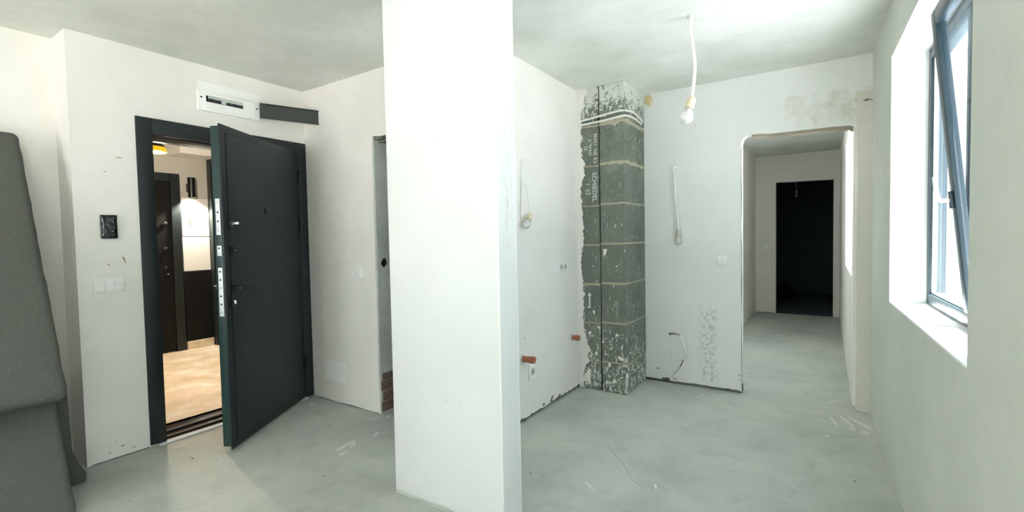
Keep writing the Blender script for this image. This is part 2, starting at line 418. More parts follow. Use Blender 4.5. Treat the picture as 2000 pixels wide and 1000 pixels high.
# kitchen wall (faces -y)
xfC = frame_m((0, C_Y, 0), (1, 0, 0))
outC = jag((B_X, 0.0), (3.72, 0.0), 0.025, 0.032, 21, 0.008) + [(3.72, 0.01), (3.72, H), (B_X, H)]
wC = struct(slab('wall_kitchen', [outC], xfC, 0.012, 'plaster'), 'white plastered kitchen wall left of the block chimney', 'wall')
box('wall_core', (B_X + 0.001, C_Y + 0.0122, 0), (D_X + 0.12, C_Y + 0.10, H), 'masonry', wC)
# bathroom closing walls
struct(box('wall_bathroom', (D_X + 0.001, C_Y + 0.1, 0), (D_X + 0.12, A_Y + 0.25, H), 'plaster'), 'bathroom wall behind the partition', 'wall')
struct(box('wall_bathroom', (B_X + 0.13, A_Y, 0), (D_X + 0.12, A_Y + 0.25, H), 'plaster'), 'plastered wall closing the bathroom towards the stair hall', 'wall')

# back wall (faces -x) with the rough cut opening to the corridor
xfD = frame_m((D_X, 0, 0), (0, -1, 0))
def dP(px, py): p_ = onx(px, py, D_X); return (-p_.y, p_.z)
OL, OR_ = -0.5696, 0.1758
topD = [dP(*q) for q in ((1447, 283), (1450, 272), (1457, 266), (1468, 263), (1485, 261), (1505, 261), (1523, 259), (1541, 257), (1560, 255), (1579, 253), (1597, 251), (1615, 249), (1632, 247), (1648, 246), (1660, 245), (1667, 247), (1672, 253), (1673, 262))]
outD = jag((-C_Y - 0.05, 0.0), (OL, 0.0), 0.025, 0.020, 31, 0.014) + jag((OL, 0.016), (OL, topD[0][1]), 0.05, 0.006, 33) + topD + [(OR_ + 0.001, 2.0)]
jr = jag((OR_, 0.02), (OR_, 2.0), 0.04, -0.010, 35); outD += list(reversed(jr)) + [(OR_ + 0.03, 0.0), (0.55, 0.0), (0.55, H), (-C_Y - 0.05, H)]
wD = struct(slab('wall_back', [outD], xfD, 0.014, 'plaster_back'), 'white plastered back wall with a rough cut opening to the corridor', 'wall')
tcore = [(s, z + 0.012) for s, z in topD]
slab('wall_core', [[(-C_Y - 0.05, 0.06), (OL - 0.004, 0.06)] + tcore + [(OR_ + 0.004, 0.06), (0.55, 0.06), (0.55, H), (-C_Y - 0.05, H)]], xfD, 0.10, 'plaster', wD, 0.0142)
slab('masonry_base', [rect(-C_Y - 0.05, OL - 0.003, 0.0, 0.0598)], xfD, 0.10, 'masonry', wD, 0.0142)
slab('masonry_base', [rect(OR_ + 0.003, 0.55, 0.0, 0.0598)], xfD, 0.10, 'plaster', wD, 0.0142)
cr = jag((OL, 0.03), (OL, topD[0][1]), 0.05, 0.006, 33); slab('edge_crack', [cr + [(OL, topD[0][1])] + [(s_ + 0.006 * max(0.15, 0.5 + noise.noise((z_ * 4, 1, 1))), z_) for s_, z_ in reversed(cr)]], xfD, 0.006, 'masonry', wD, 0.002)
# crumbled lintel lip along the head of the opening
lip = [p_ for p_ in topD[3:-2]]
lb = [(s, z + 0.010 + 0.010 * noise.noise((s * 19, 1, 2))) for s, z in lip]; lt = [(s + 0.004 * noise.noise((s * 31, 7, 2)), z - 0.022 - 0.012 * noise.noise((s * 27, 4, 2))) for s, z in lip]
slab('lintel_rubble', [lt + list(reversed(lb))], xfD, 0.085, 'lintel_rubble', wD, 0.006)
# window wall (faces +y, runs slightly off square)
ang = math.atan(0.028)
eax = Vector((math.cos(ang), math.sin(ang), 0))
# local x = -eax so that local y (z cross x) points to -Y, into the wall
xfE = frame_m((0, EY(0), 0), -eax)
WX0, WX1, WZ0, WZ1 = 1.81, 3.325, 0.905, 2.245
hole1 = rect(-WX1 / math.cos(ang), -WX0 / math.cos(ang), WZ0, WZ1)
hole2 = rect(0.0, 1.5, 0.7, 2.3)
outE = [(-4.6, 0.0), (3.35, 0.0), (3.35, H), (-4.6, H)]
wE = struct(slab('wall_right', [outE, hole1, hole2], xfE, 0.34, 'plaster_window_wall'), 'grey white plastered window wall along the right', 'wall')
# white lining of the window recess (reveals and sill)
def loc_e(x): return -x / math.cos(ang)
sE0, sE1 = -WX1 / math.cos(ang), -WX0 / math.cos(ang)
for nm, lo, hi in (('window_reveal', (sE0, 0.001, WZ0), (sE0 + 0.004, 0.339, WZ1)), ('window_reveal', (sE1 - 0.004, 0.001, WZ0), (sE1, 0.339, WZ1)), ('window_head', (sE0 + 0.0041, 0.001, WZ1 - 0.004), (sE1 - 0.0041, 0.339, WZ1)), ('window_sill', (sE0 + 0.0041, 0.001, WZ0), (sE1 - 0.0041, 0.339, WZ0 + 0.006))):
    box(nm, lo, hi, 'reveal_white', wE, xfE)
# rear wall behind the camera with the balcony opening
xfR = frame_m((REAR_X, 0, 0), (0, 1, 0))
xfR = frame_m((REAR_X, 0, 0), (0, 1, 0))              # local y = -X, out of the room
struct(slab('wall_rear', [[(-0.75, 0), (4.0, 0), (4.0, H), (-0.75, H)], rect(1.0, 2.9, 0.3, 2.3)], xfR, 0.3, 'plaster'), 'plastered wall with the balcony opening behind the camera', 'wall')

struct(box('sun_block_slab', (REAR_X - 2.0, -0.75, H + 0.05), (REAR_X - 0.301, 4.0, H + 0.2), 'ground_light'), 'unseen slab added to keep the sun out of the opening behind the camera', 'sun blocker')  # unseen slab, added outside to block direct sun at the rear opening
# free standing pier in the middle
pier = struct(box('wall_pier', (1.669, 1.1785, 0), (1.8127, 1.8615, H), 'plaster_white', None, None, 0.004, 2), 'smooth white plastered wall pier in the middle of the room', 'wall pier')
box('corner_bead', (1.6665, 1.1762, 0.0), (1.6745, 1.1838, H), 'reveal_white', pier, None, 0.002, 1)
box('corner_bead', (1.810, 1.1765, 0.0), (1.815, 1.1825, H), 'reveal_white', pier, None, 0.001, 1)
sk = jag((1.19, 0.0), (1.858, 0.0), 0.02, 0.012, 55, 0.004)
slab('base_smear', [[(y_, z_) for y_, z_ in sk] + [(1.858, -0.001), (1.19, -0.001)]], frame_m((1.669 - 0.004, 0, 0), (0, 1, 0)), 0.003, 'cement', pier)

# corridor
xfCL = frame_m((0, COR_L, 0), (1, 0, 0))
struct(slab('wall_corridor', [jag((D_X + 0.115, 0.0), (END_X, 0.0), 0.05, 0.02, 61, 0.004) + [(END_X, 0.0), (END_X, H), (D_X + 0.115, H)]], xfCL, 0.12, 'plaster'), 'plastered left wall of the corridor beyond the opening', 'wall')
xfCR = frame_m((0, COR_R, 0), (-1, 0, 0))
chole = [(-6.12, 0.945), (-4.52, 0.945), (-4.52, 2.46), (-5.25, 2.46), (-5.36, 2.40), (-5.46, 2.30), (-5.56, 2.235), (-5.62, 2.20), (-6.12, 2.205)]
wCR = struct(slab('wall_corridor', [[(-END_X - 0.1, 0), (-D_X - 0.115, 0), (-D_X - 0.115, H), (-END_X - 0.1, H)], chole], xfCR, 0.30, 'plaster'), 'plastered right wall of the corridor with its window', 'wall')
box('window_reveal', (-6.12, 0.001, 0.947), (-6.116, 0.299, 2.203), 'reveal_white', wCR, xfCR)
box('window_sill', (-6.1155, 0.001, 0.945), (-4.5205, 0.299, 0.950), 'reveal_white', wCR, xfCR)
w2 = empty('window_2', (5.3, COR_R - 0.24, 0.95), 'bright window lighting the corridor', 'window', None, 'structure')
for lo, hi in (((-6.11, 0.22, 0.952), (-6.06, 0.28, 2.20)), ((-4.575, 0.22, 0.952), (-4.525, 0.28, 2.20)), ((-6.0595, 0.22, 0.952), (-4.5755, 0.28, 1.0)), ((-6.0595, 0.22, 2.15), (-4.5755, 0.28, 2.20))): box('frame_bar', lo, hi, 'window_frame', w2, xfCR, 0.003, 1)
box('pane', (-6.059, 0.247, 1.001), (-4.576, 0.253, 2.149), 'pane', w2, xfCR)
xfEnd = frame_m((END_X, 0, 0), (0, -1, 0))
wEnd = struct(slab('wall_corridor', [[(-COR_L - 0.1, 0.0)] + jag((-COR_L, 0.0), (-0.683, 0.0), 0.04, 0.02, 71) + [(-0.683, 0.0), (-0.686, 2.115), (0.085, 2.10), (0.085, 0), (0.4, 0), (0.4, H), (-COR_L - 0.1, H)]], xfEnd, 0.12, 'plaster'), 'plastered end wall of the corridor with a dark doorway', 'wall')
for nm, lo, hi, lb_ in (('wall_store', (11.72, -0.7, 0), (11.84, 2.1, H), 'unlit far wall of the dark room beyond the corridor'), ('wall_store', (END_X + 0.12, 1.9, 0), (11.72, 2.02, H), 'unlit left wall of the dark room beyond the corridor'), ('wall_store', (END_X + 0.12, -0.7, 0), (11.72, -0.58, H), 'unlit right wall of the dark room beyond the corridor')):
    struct(box(nm, lo, hi, 'shade_plaster'), lb_, 'wall')
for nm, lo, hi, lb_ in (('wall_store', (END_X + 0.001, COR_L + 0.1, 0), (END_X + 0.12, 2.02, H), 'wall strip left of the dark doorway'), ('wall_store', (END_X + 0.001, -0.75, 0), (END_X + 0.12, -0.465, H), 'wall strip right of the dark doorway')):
    struct(box(nm, lo, hi, 'shade_plaster'), lb_, 'wall')

struct(box('floor_store_shade', (END_X + 0.03, -0.58, 0.0002), (11.72, 1.9, 0.006), 'shade_plaster'), 'dark sheet holding the shade on the floor of the unlit room beyond the corridor', 'floor')  # thin sheet over the screed, the room's shade put into its colour
# stair hall behind the entrance door
struct(box('floor_hall', (-1.2, A_Y + 0.25, -0.2), (3.2, HALL_Y + 0.2, 0.0), 'hall_stone'), 'warm beige stone floor of the stair hall', 'floor')
struct(box('ceiling_hall', (-1.2, 4.0, 2.75), (3.2, HALL_Y + 0.2, 2.9), 'hall_plaster'), 'cream ceiling of the stair hall', 'ceiling')
struct(box('wall_hall', (-1.2, 3.991, H), (3.2, 4.03, 2.76), 'hall_plaster'), 'cream upstand over the entrance wall in the stair hall', 'wall')
wHF = struct(box('wall_hall', (-1.2, HALL_Y, 0), (3.1, HALL_Y + 0.15, 2.75), 'hall_plaster'), 'cream far wall of the stair hall with a black lamp', 'wall')
wHR = struct(box('wall_hall', (HALL_R, A_Y + 0.25, 0), (HALL_R + 0.15, HALL_Y, 2.75), 'hall_plaster'), 'cream side wall of the stair hall on the right', 'wall')
struct(box('wall_hall', (-1.3, 3.99, 0), (-1.15, HALL_Y + 0.15, 2.75), 'hall_plaster'), 'far left side wall of the stair hall', 'wall')

# ------------------------------------------------------------------ entrance door
door = empty('door_1', (1.785, A_Y, 0), 'dark steel entrance door standing ajar into the room', 'door', None, 'structure')
xf0 = Matrix.Identity(4)
def fbox(nm, lo, hi, mat='door_dark', par=door, bev=0.003): return box(nm, lo, hi, mat, par, None, bev, 2)
fy = A_Y - 0.012
fbox('frame_post', (DF0, fy, 0.016), (DI0, A_Y + 0.06, DFT))
fbox('frame_post', (DI1, fy, 0.016), (DF1 - 0.006, A_Y + 0.06, DFT))
fbox('frame_head', (DI0 + 0.0005, fy, DIT), (DI1 - 0.0005, A_Y + 0.06, DFT))
fbox('frame_lining', (DI0 - 0.02, A_Y + 0.0605, 0.004), (DI0 + 0.012, A_Y + 0.25, DIT + 0.02))
fbox('frame_lining', (DI1 - 0.012, A_Y + 0.0605, 0.004), (DI1 + 0.02, A_Y + 0.25, DIT + 0.02))
fbox('frame_lining', (DI0 + 0.0125, A_Y + 0.0605, DIT - 0.012), (DI1 - 0.0125, A_Y + 0.25, DIT + 0.02))
fbox('frame_seal', (DI0 + 0.0005, A_Y + 0.045, 0.03), (DI0 + 0.010, A_Y + 0.058, DIT - 0.002), 'rubber')
fbox('threshold_strip', (DI0 - 0.05, A_Y - 0.030, 0.0), (DI1 + 0.02, A_Y + 0.020, 0.014), 'threshold_grey')
fbox('threshold', (DI0 + 0.0125, A_Y + 0.0605, 0.0), (DI1 - 0.0125, A_Y + 0.13, 0.020), 'black_metal')
fbox('threshold', (DI0 + 0.0125, A_Y + 0.1305, 0.0), (DI1 - 0.0125, A_Y + 0.24, 0.034), 'black_metal')
# leaf: local x from the hinge to the free edge, local y towards the stair hall side
hx, hy = 2.283, A_Y - 0.022
fe = Vector((1.444, 3.070, 0)) - Vector((hx, hy, 0)); LW = fe.length; ldir = fe.normalized()
xfL = frame_m((hx, hy, 0), ldir)                      # z cross ldir
if xfL.to_3x3().col[1].y < 0: pass
ny = xfL.to_3x3().col[1]                              # which side
side = 1 if ny.y > 0 else -1                          # hall side sign along local y
LZ0, LZ1 = 0.022, 2.032
def lbox(nm, lo, hi, mat, par, bev=0.003):
    lo = list(lo); hi = list(hi)
    if side < 0: lo[1], hi[1] = -hi[1], -lo[1]
    return box(nm, lo, hi, mat, par, xfL, bev, 2)
leaf = lbox('leaf', (0.0, 0.0, LZ0), (LW, 0.012, LZ1), 'door_dark', door)
lbox('leaf_body', (0.02, 0.0121, LZ0 + 0.012), (LW - 0.012, 0.066, LZ1 - 0.012), 'door_edge', leaf, 0.002)
lbox('leaf_panel', (0.045, -0.005, LZ0 + 0.05), (LW - 0.05, -0.0002, LZ1 - 0.05), 'door_dark', leaf, 0.004)
nface = -ny * side                                     # out of the room-side face
pface = Vector((hx, hy, 0))
def on_leaf(px, py, off=0.005): return onp(px, py, pface + nface * off, nface)
pedge = pface + ldir * (LW - 0.012)
def on_edge(px, py): return onp(px, py, pedge, ldir)
for a, b in (((421, 388), (430, 459)), ((425, 480), (432, 500)), ((426, 523), (437, 618))):
    za, zb = on_edge(*a).z, on_edge(*b).z
    lbox('lock_plate', (LW - 0.0122, 0.024, zb), (LW - 0.009, 0.052, za), 'steel_plate', leaf, 0.001)
    nb = max(2, int((za - zb) / 0.045))
    for k in range(nb):
        zc = zb + (za - zb) * (k + 0.5) / nb
        c_ = xfL @ Vector((LW - 0.0091, side * 0.038, zc))
        lathe('lock_bolt', [(0.0055, 0), (0.0055, 0.003), (0.004, 0.0045), (0, 0.0045)], 'black_metal' if k % 3 else 'steel', leaf, axis_m(c_, ldir), 10)
def rosette(px, py, r=0.031, par=leaf):
    p_ = on_leaf(px, py); return lathe('cylinder_rosette', [(r, 0), (r, 0.008), (r * 0.85, 0.012), (0, 0.012)], 'black_metal', par, axis_m(p_ - nface * 0.001, nface), 20), p_
_, q = rosette(450, 437); tk = q + nface * 0.011
lathe('thumb_turn', [(0.009, 0), (0.009, 0.008), (0, 0.008)], 'steel', leaf, axis_m(tk, nface), 14)
box('key', (-0.003, -0.004, 0.0), (0.003, 0.010, 0.034), 'steel', leaf, axis_m(tk + nface * 0.008, nface) , 0.001)
_, q = rosette(453, 489); lathe('thumb_turn', [(0.012, 0), (0.012, 0.012), (0.008, 0.022), (0, 0.022)], 'black_metal', leaf, axis_m(q + nface * 0.011, nface), 14)
_, q = rosette(455, 562, 0.025)
lathe('handle_neck', [(0.009, 0), (0.009, 0.045), (0, 0.045)], 'black_metal', leaf, axis_m(q + nface * 0.010, nface), 14)
hs = q + nface * 0.050
tube('handle', [hs + ldir * 0.008, hs - ldir * 0.03, hs - ldir * 0.13], 0.0105, 'black_metal', leaf, 10)
q = on_leaf(455, 590)
lathe('cylinder_rosette', [(0.024, 0), (0.024, 0.006), (0.02, 0.008), (0, 0.008)], 'black_metal', leaf, axis_m(q - nface * 0.001, nface) @ Matrix.Diagonal((1, 1.35, 1, 1)), 20)
box('key', (-0.005, -0.012, 0.0), (0.005, 0.012, 0.016), 'steel', leaf, axis_m(q + nface * 0.0065, nface), 0.001)
q = on_leaf(519, 413)
lathe('peephole', [(0.021, 0), (0.021, 0.006), (0.012, 0.010), (0.007, 0.007), (0, 0.007)], 'black_metal', leaf, axis_m(q - nface * 0.001, nface), 18)
q = on_edge(417, 563); lbox('outer_handle', (LW - 0.10, 0.0665, q.z - 0.012), (LW - 0.03, 0.10, q.z + 0.012), 'black_metal', leaf, 0.004)
for zc in (1.83, 1.43, 0.30):
    lathe('hinge', [(0.011, -0.05), (0.011, 0.05)], 'black_metal', door, Matrix.Translation((hx + 0.004, hy - 0.008, zc)), 12)

# ------------------------------------------------------------------ block chimney
CFX, CSY, SPL = 3.699, 1.352, 1.574
chim = empty('chimney_stack', (3.95, 1.56, 0), 'grey concrete block chimney splashed with white plaster in the corner', 'chimney')
box('mortar_bed', (CFX + 0.006, CSY + 0.006, 0.001), (D_X - 0.001, SPL - 0.006, H - 0.001), 'mortar', chim)
box('mortar_bed', (CFX + 0.009, SPL + 0.006, 0.001), (D_X - 0.001, C_Y - 0.001, H - 0.001), 'mortar', chim)
box('gap', (CFX + 0.02, SPL - 0.0058, 0.001), (D_X - 0.001, SPL + 0.0058, H - 0.001), 'joint_dark', chim)
zs = [0.0, 0.25, 0.58, 0.91, 1.24, 1.57, 1.90, 2.23, H - 0.001]
blocks = []
for k in range(8):
    g0 = 0.005 + 0.004 * R_.random(); z0, z1 = zs[k] + (0.001 if k == 0 else g0), zs[k + 1] - (g0 if k < 7 else 0)
    dx = 0.004 * R_.random(); dl = -0.016 + 0.008 * R_.random() if 0 < k < 7 else -0.008
    b1 = box('block', (CFX + dx, CSY + 0.003 * R_.random(), z0), (D_X - 0.002, SPL - 0.0055, z1), 'chimney_block', chim, None, 0.005, 1, False)
    b2 = box('block', (CFX + 0.003 + dx, SPL + 0.0055, z0 + dl * (k > 0)), (D_X - 0.002, C_Y - 0.002, z1 + dl * (k < 7)), 'chimney_block', chim, None, 0.005, 1, False)
    blocks.append((b1, b2, dx))
# irregular mortar squeezed out of the joints
def squeeze(y0, y1, z, seed, amp=0.012):
    n = 16; up = []; dn = []
    for i in range(n + 1):
        y_ = y0 + (y1 - y0) * i / n
        up.append((-y_, z + amp * (0.45 + 0.6 * noise.noise((y_ * 17, seed, 1))))); dn.append((-y_, z - amp * (0.45 + 0.6 * noise.noise((y_ * 17, seed, 5)))))
    lp = dn + list(reversed(up)); return slab('mortar_joint', [lp], frame_m((CFX - 0.0015, 0, 0), (0, -1, 0)), 0.012, 'mortar', chim)
for k in range(1, 8):
    squeeze(SPL - 0.007, CSY + 0.006, zs[k], k, {6: 0.026, 7: 0.045}.get(k, 0.011))
    if k < 7: squeeze(C_Y - 0.03, SPL + 0.007, zs[k] - 0.012, k + 30, 0.008)
    pts = [(CFX + 0.01 + (D_X - CFX - 0.015) * i / 14, zs[k]) for i in range(15)]; a_ = {6: 0.026, 7: 0.030}.get(k, 0.009)
    lp = [(x_, z_ - a_ * (0.5 + 0.6 * noise.noise((x_ * 15, k, 2)))) for x_, z_ in pts] + [(x_, z_ + a_ * (0.5 + 0.6 * noise.noise((x_ * 15, k, 9)))) for x_, z_ in reversed(pts)]
    slab('mortar_joint', [lp], frame_m((0, CSY - 0.0012, 0), (1, 0, 0)), 0.010, 'mortar', chim)
# ragged edge of the wall plaster running down the chimney's left side
ed = []
for i in range(180):
    z_ = H - 0.002 - (H - 0.01) * i / 179
    wd = 0.028 + 0.030 * (0.5 + noise.noise((z_ * 3.3, 2, 8))) + 0.022 * noise.noise((z_ * 19, 5, 1)) + 0.016 * noise.noise((z_ * 47, 5, 4)) + 0.05 * max(0, (z_ - 2.3) / 0.25) + 0.05 * math.exp(-((z_ - 0.3) / 0.16) ** 2) + 0.03 * math.exp(-((z_ - 1.87) / 0.10) ** 2)
    ed.append((-(C_Y - max(0.006, wd)), z_))
slab('plaster_edge', [[(-C_Y + 0.001, 0.002), (-C_Y + 0.001, H - 0.002)] + ed], frame_m((CFX - 0.007, 0, 0), (0, -1, 0)), 0.012, 'plaster', chim)
# plaster splash patches proud of the blocks
def splash(y_, z_, r, seed, ax=1.0):
    lp = []
    for i in range(14):
        a_ = 2 * math.pi * i / 14; rr = r * (0.65 + 0.55 * noise.noise((math.cos(a_) * 1.3 + seed, math.sin(a_) * 1.3, seed)))
        lp.append((-y_ + rr * math.cos(a_), z_ + ax * rr * math.sin(a_)))
    slab('plaster_splash', [lp], frame_m((CFX - 0.001, 0, 0), (0, -1, 0)), 0.006, 'chip_white', chim)
for px, py, r, ax in ((1181, 492, .022, 2.6), (1212, 700, .030, 0.9), (1190, 712, .022, 1.0), (1152, 650, .018, 1.6), (1165, 690, .020, 1.2), (1148, 735, .05, 1.8), (1170, 640, .016, 0.8), (1205, 655, .016, 1.3), (1225, 735, .018, 1.5), (1200, 745, .020, 1.4), (1160, 610, .014, 1.8), (1178, 668, .013, 1.0), (1195, 680, .012, 0.8), (1158, 520, .010, 0.8), (1204, 520, .008, 1.2), (1150, 600, .016, .5)):
    p_ = onx(px, py, CFX); splash(min(p_.y, C_Y - 0.05), p_.z, r, px * 0.37 + py, ax)
# printing on two blocks of the left flue and arrows pointing up
def mark(s, px, py, size, updir, par, dx):
    me = text_mesh(s, size); w_ = max(v_.co.x for v_ in me.vertices); h_ = max(v_.co.y for v_ in me.vertices)
    p_ = onx(px, py, CFX); o_ = link('print', me, 'print_white', None)
    ax = Vector((0, 0, 1)) if updir else Vector((0, 0, -1)); az = Vector((-1, 0, 0)); ay = az.cross(ax)
    m_ = Matrix((ax, ay, az)).transposed().to_4x4(); m_.translation = Vector((CFX + 0.003 + dx - 0.0008, p_.y, p_.z))
    me.transform(m_ @ Matrix.Translation((-w_ / 2, -h_ / 2, 0))); o_.parent = par; return o_
B5, B6 = blocks[5], blocks[6]
mark('SCHIEDEL', 1161, 365, 0.056, False, B5[1], B5[2])
mark('1', 1148, 359, 0.052, False, B5[1], B5[2]); mark('S2', 1148, 375, 0.052, False, B5[1], B5[2])
for w_, py in (('CE', 313), ('EN', 297), ('12446', 273)): mark(w_, 1162, py, 0.042, True, B6[1], B6[2])
mark('OVAL-T', 1152, 288, 0.040, True, B6[1], B6[2])
mark('22', 1143, 290, 0.040, True, B6[1], B6[2])
def arrow(px, py0, py1, blk, dx, mt='print_white'):
    a_, b_ = onx(px, py0, CFX), onx(px, py1, CFX); yc = -a_.y; zt, zb = a_.z, b_.z
    lp = [(yc - 0.006, zb), (yc + 0.006, zb), (yc + 0.006, zt - 0.03), (yc + 0.018, zt - 0.03), (yc, zt), (yc - 0.018, zt - 0.03), (yc - 0.006, zt - 0.03)]
    slab('print', [lp], frame_m((CFX + dx - 0.0008, 0, 0), (0, -1, 0)), 0.004, mt, blk)
arrow(1151, 571, 602, blocks[2][1], blocks[2][2] + 0.002); arrow(1204, 586, 622, blocks[2][0], blocks[2][2], 'arrow_faint')

bm = bmesh.new(); bmesh.ops.create_icosphere(bm, subdivisions=3, radius=1)
for v_ in bm.verts:
    n_ = 0.8 + 0.5 * noise.noise(v_.co * 2.2); v_.co = Vector((D_X - 0.002 + max(-0.03, min(0.0, v_.co.x * 0.03 * n_)), 1.312 + v_.co.y * 0.038 * n_, min(H - 0.002, H - 0.055 + v_.co.z * 0.055 * n_)))
link('foam_patch', tomesh(bm, 'foam_patch', True), 'foam', chim)
# two cables slung round the chimney
def slung(front, sidep, label, r):
    pts = [Vector(onx(px, py, CFX - 0.012)) for px, py in front] + [Vector(ony(px, py, CSY - 0.012)) for px, py in sidep]
    pts[0].y = min(pts[0].y, C_Y - 0.001); pts[-1].x = min(pts[-1].x, D_X - 0.002)
    tag(tube('cable', pts, r, 'cable_white', None, 8, 5), label, 'cable', 'cables round the chimney')
slung([(1124, 239), (1145, 234), (1170, 227), (1195, 220), (1213, 216)], [(1228, 217), (1238, 221), (1247, 229), (1254, 238)], 'upper of two white cables wrapped round the block chimney', 0.0085)
slung([(1130, 246), (1148, 242), (1172, 237), (1200, 230), (1216, 226)], [(1229, 227), (1239, 232), (1247, 238), (1253, 243)], 'lower of two white cables wrapped round the block chimney', 0.0085)

# ------------------------------------------------------------------ window
win = empty('window_1', (2.565, EY(2.565) - 0.2, WZ0), 'dark framed window with its near sash tilted open', 'window', None, 'structure')
FO = 0.155                                             # frame depth behind the wall face (local y)
a0, a1 = sE0 + 0.005, sE1 - 0.005                      # local x: a0 = far end, a1 = near end
z0, z1 = WZ0 + 0.007, WZ1 - 0.005
def ebox(nm, lo, hi, mat, par, bev=0.004): return box(nm, lo, hi, mat, par, xfE, bev, 2)
fr = 0.055
ebox('frame_jamb', (a0, FO, z0), (a0 + fr, FO + 0.07, z1), 'window_frame', win)
ebox('frame_jamb', (a1 - fr, FO, z0), (a1, FO + 0.07, z1), 'window_frame', win)
ebox('frame_head', (a0 + fr + 0.0005, FO, z1 - fr), (a1 - fr - 0.0005, FO + 0.07, z1), 'window_frame', win)
ebox('frame_sill', (a0 + fr + 0.0005, FO, z0), (a1 - fr - 0.0005, FO + 0.07, z0 + fr), 'window_frame', win)
xm = loc_e(2.63)
ebox('mullion', (xm - 0.0, FO + 0.005, z0 + fr + 0.0005), (xm + 0.05, FO + 0.065, z1 - fr - 0.0005), 'window_frame', win)
ebox('pane', (a0 + fr + 0.001, FO + 0.03, z0 + fr + 0.001), (xm - 0.001, FO + 0.036, z1 - fr - 0.001), 'pane', win, 0)
ebox('glazing_bead', (a0 + fr + 0.0005, FO + 0.012, z0 + fr + 0.001), (a0 + fr + 0.014, FO + 0.029, z1 - fr - 0.001), 'white_plastic', win, 0.002)
ebox('glazing_bead', (a0 + fr + 0.0145, FO + 0.012, z0 + fr + 0.001), (xm - 0.001, FO + 0.029, z0 + fr + 0.012), 'white_plastic', win, 0.002)
# tilted sash, hinged along its lower rail
s0, s1 = xm + 0.052, a1 - fr - 0.003; hz = z0 + fr + 0.003; sh = z1 - fr - 0.004 - hz
tilt = math.atan(0.115 / sh)
xfS = xfE @ Matrix.Translation((0, FO + 0.030, hz)) @ Matrix.Rotation(tilt, 4, 'X')
def sbox(nm, lo, hi, mat, par, bev=0.004): return box(nm, lo, hi, mat, par, xfS, bev, 2)
sash = sbox('sash', (s0, -0.034, 0), (s0 + 0.062, 0.0, sh), 'window_frame', win)
sbox('sash_stile', (s1 - 0.062, -0.034, 0), (s1, 0.0, sh), 'window_frame', sash)
sbox('sash_rail', (s0 + 0.0625, -0.034, 0), (s1 - 0.0625, 0.0, 0.062), 'window_frame', sash)
sbox('sash_rail', (s0 + 0.0625, -0.034, sh - 0.062), (s1 - 0.0625, 0.0, sh), 'window_frame', sash)
sbox('pane', (s0 + 0.0627, -0.020, 0.0625), (s1 - 0.0627, -0.014, sh - 0.0625), 'pane', sash, 0)
hzz = 0.455
sbox('handle_base', (s0 + 0.016, -0.046, hzz - 0.035), (s0 + 0.046, -0.0342, hzz + 0.035), 'window_frame', sash, 0.004)
hc = Vector((s0 + 0.031, -0.042, hzz)); hx_ = [xfS @ (hc + Vector(d_)) for d_ in ((0, 0, 0), (0, -0.022, 0), (0, -0.033, 0.004), (0.0, -0.038, 0.02), (0, -0.040, 0.06), (0, -0.040, 0.10))]
tube('handle', hx_, 0.0085, 'white_plastic', sash, 10, 5)

# ------------------------------------------------------------------ bulbs on cables
def bulb_prof(s=1.0): return [(0.0135, 0.0), (0.0135, 0.004), (0.015, 0.010), (0.022, 0.022), (0.0285, 0.036), (0.030, 0.048), (0.027, 0.060), (0.019, 0.070), (0.009, 0.0755), (0, 0.077)]
def bulb_lamp(cable, sock_pos, sock_dir, label, r=0.006, extra=None, big=1.0, sockmat='cream_plastic'):
    root = empty('bulb_lamp', cable[0], label, 'lamp', 'bare bulbs on cables')
    tube('cable', cable, r, 'cable_white', root, 8, 6)
    for e_ in (extra or []): tube('wire', e_, 0.0022, 'cable_grey', root, 6, 5)
    m_ = axis_m(sock_pos, sock_dir) @ Matrix.Scale(big, 4)
    lathe('socket', [(0.008, -0.012), (0.016, -0.006), (0.019, 0.0), (0.0205, 0.030), (0.0205, 0.042), (0.017, 0.044), (0, 0.044)], sockmat, root, m_, 18)
    m2_ = m_ @ Matrix.Translation((0, 0, 0.040))
    lathe('bulb', bulb_prof(), 'bulb_glass', root, m2_, 22)
    lathe('bulb_cap', [(0.013, 0.0), (0.013, 0.012), (0.009, 0.016), (0.004, 0.030), (0, 0.030)], 'steel', root, m2_ @ Matrix.Translation((0, 0, 0.0012)), 12)
    return root
cx, cy_ = 2.853, 0.645
def cp(px, py): p_ = onp(px, py, (cx, cy_, 0), (CF.x, CF.y, 0)); return p_
tp = Vector((cx, cy_, H - 0.002)); pts = [tp] + [cp(*q) for q in ((1349, 60), (1351, 78), (1355, 105), (1357, 128), (1356, 150), (1353, 178), (1351, 192))]
lathe('ceiling_patch', [(0.0, 0.0), (0.05, 0.0), (0.075, 0.003), (0.08, 0.0055)], 'ceiling_plaster', ce, Matrix.Translation((cx + 0.02, cy_ - 0.05, H - 0.0056)), 18)
bulb_lamp(pts, cp(1351, 194), cp(1342, 226) - cp(1351, 194), 'bare bulb hanging on a white cable from the ceiling', 0.0095, None, 1.25)
y_ = D_X - 0.02
pD = [onx(1322, 325, D_X - 0.004), onx(1315, 327, D_X - 0.020), onx(1314, 334, D_X - 0.028), onx(1318, 360, D_X - 0.03), onx(1319, 385, D_X - 0.03), onx(1322, 415, D_X - 0.03), onx(1324, 435, D_X - 0.03), onx(1325, 450, D_X - 0.032)]
bulb_lamp(pD, onx(1325, 451, D_X - 0.032), (0.0, 0.01, -1), 'bare bulb hanging on a curly cable from the back wall', 0.007, None, 1.0, 'cable_grey')
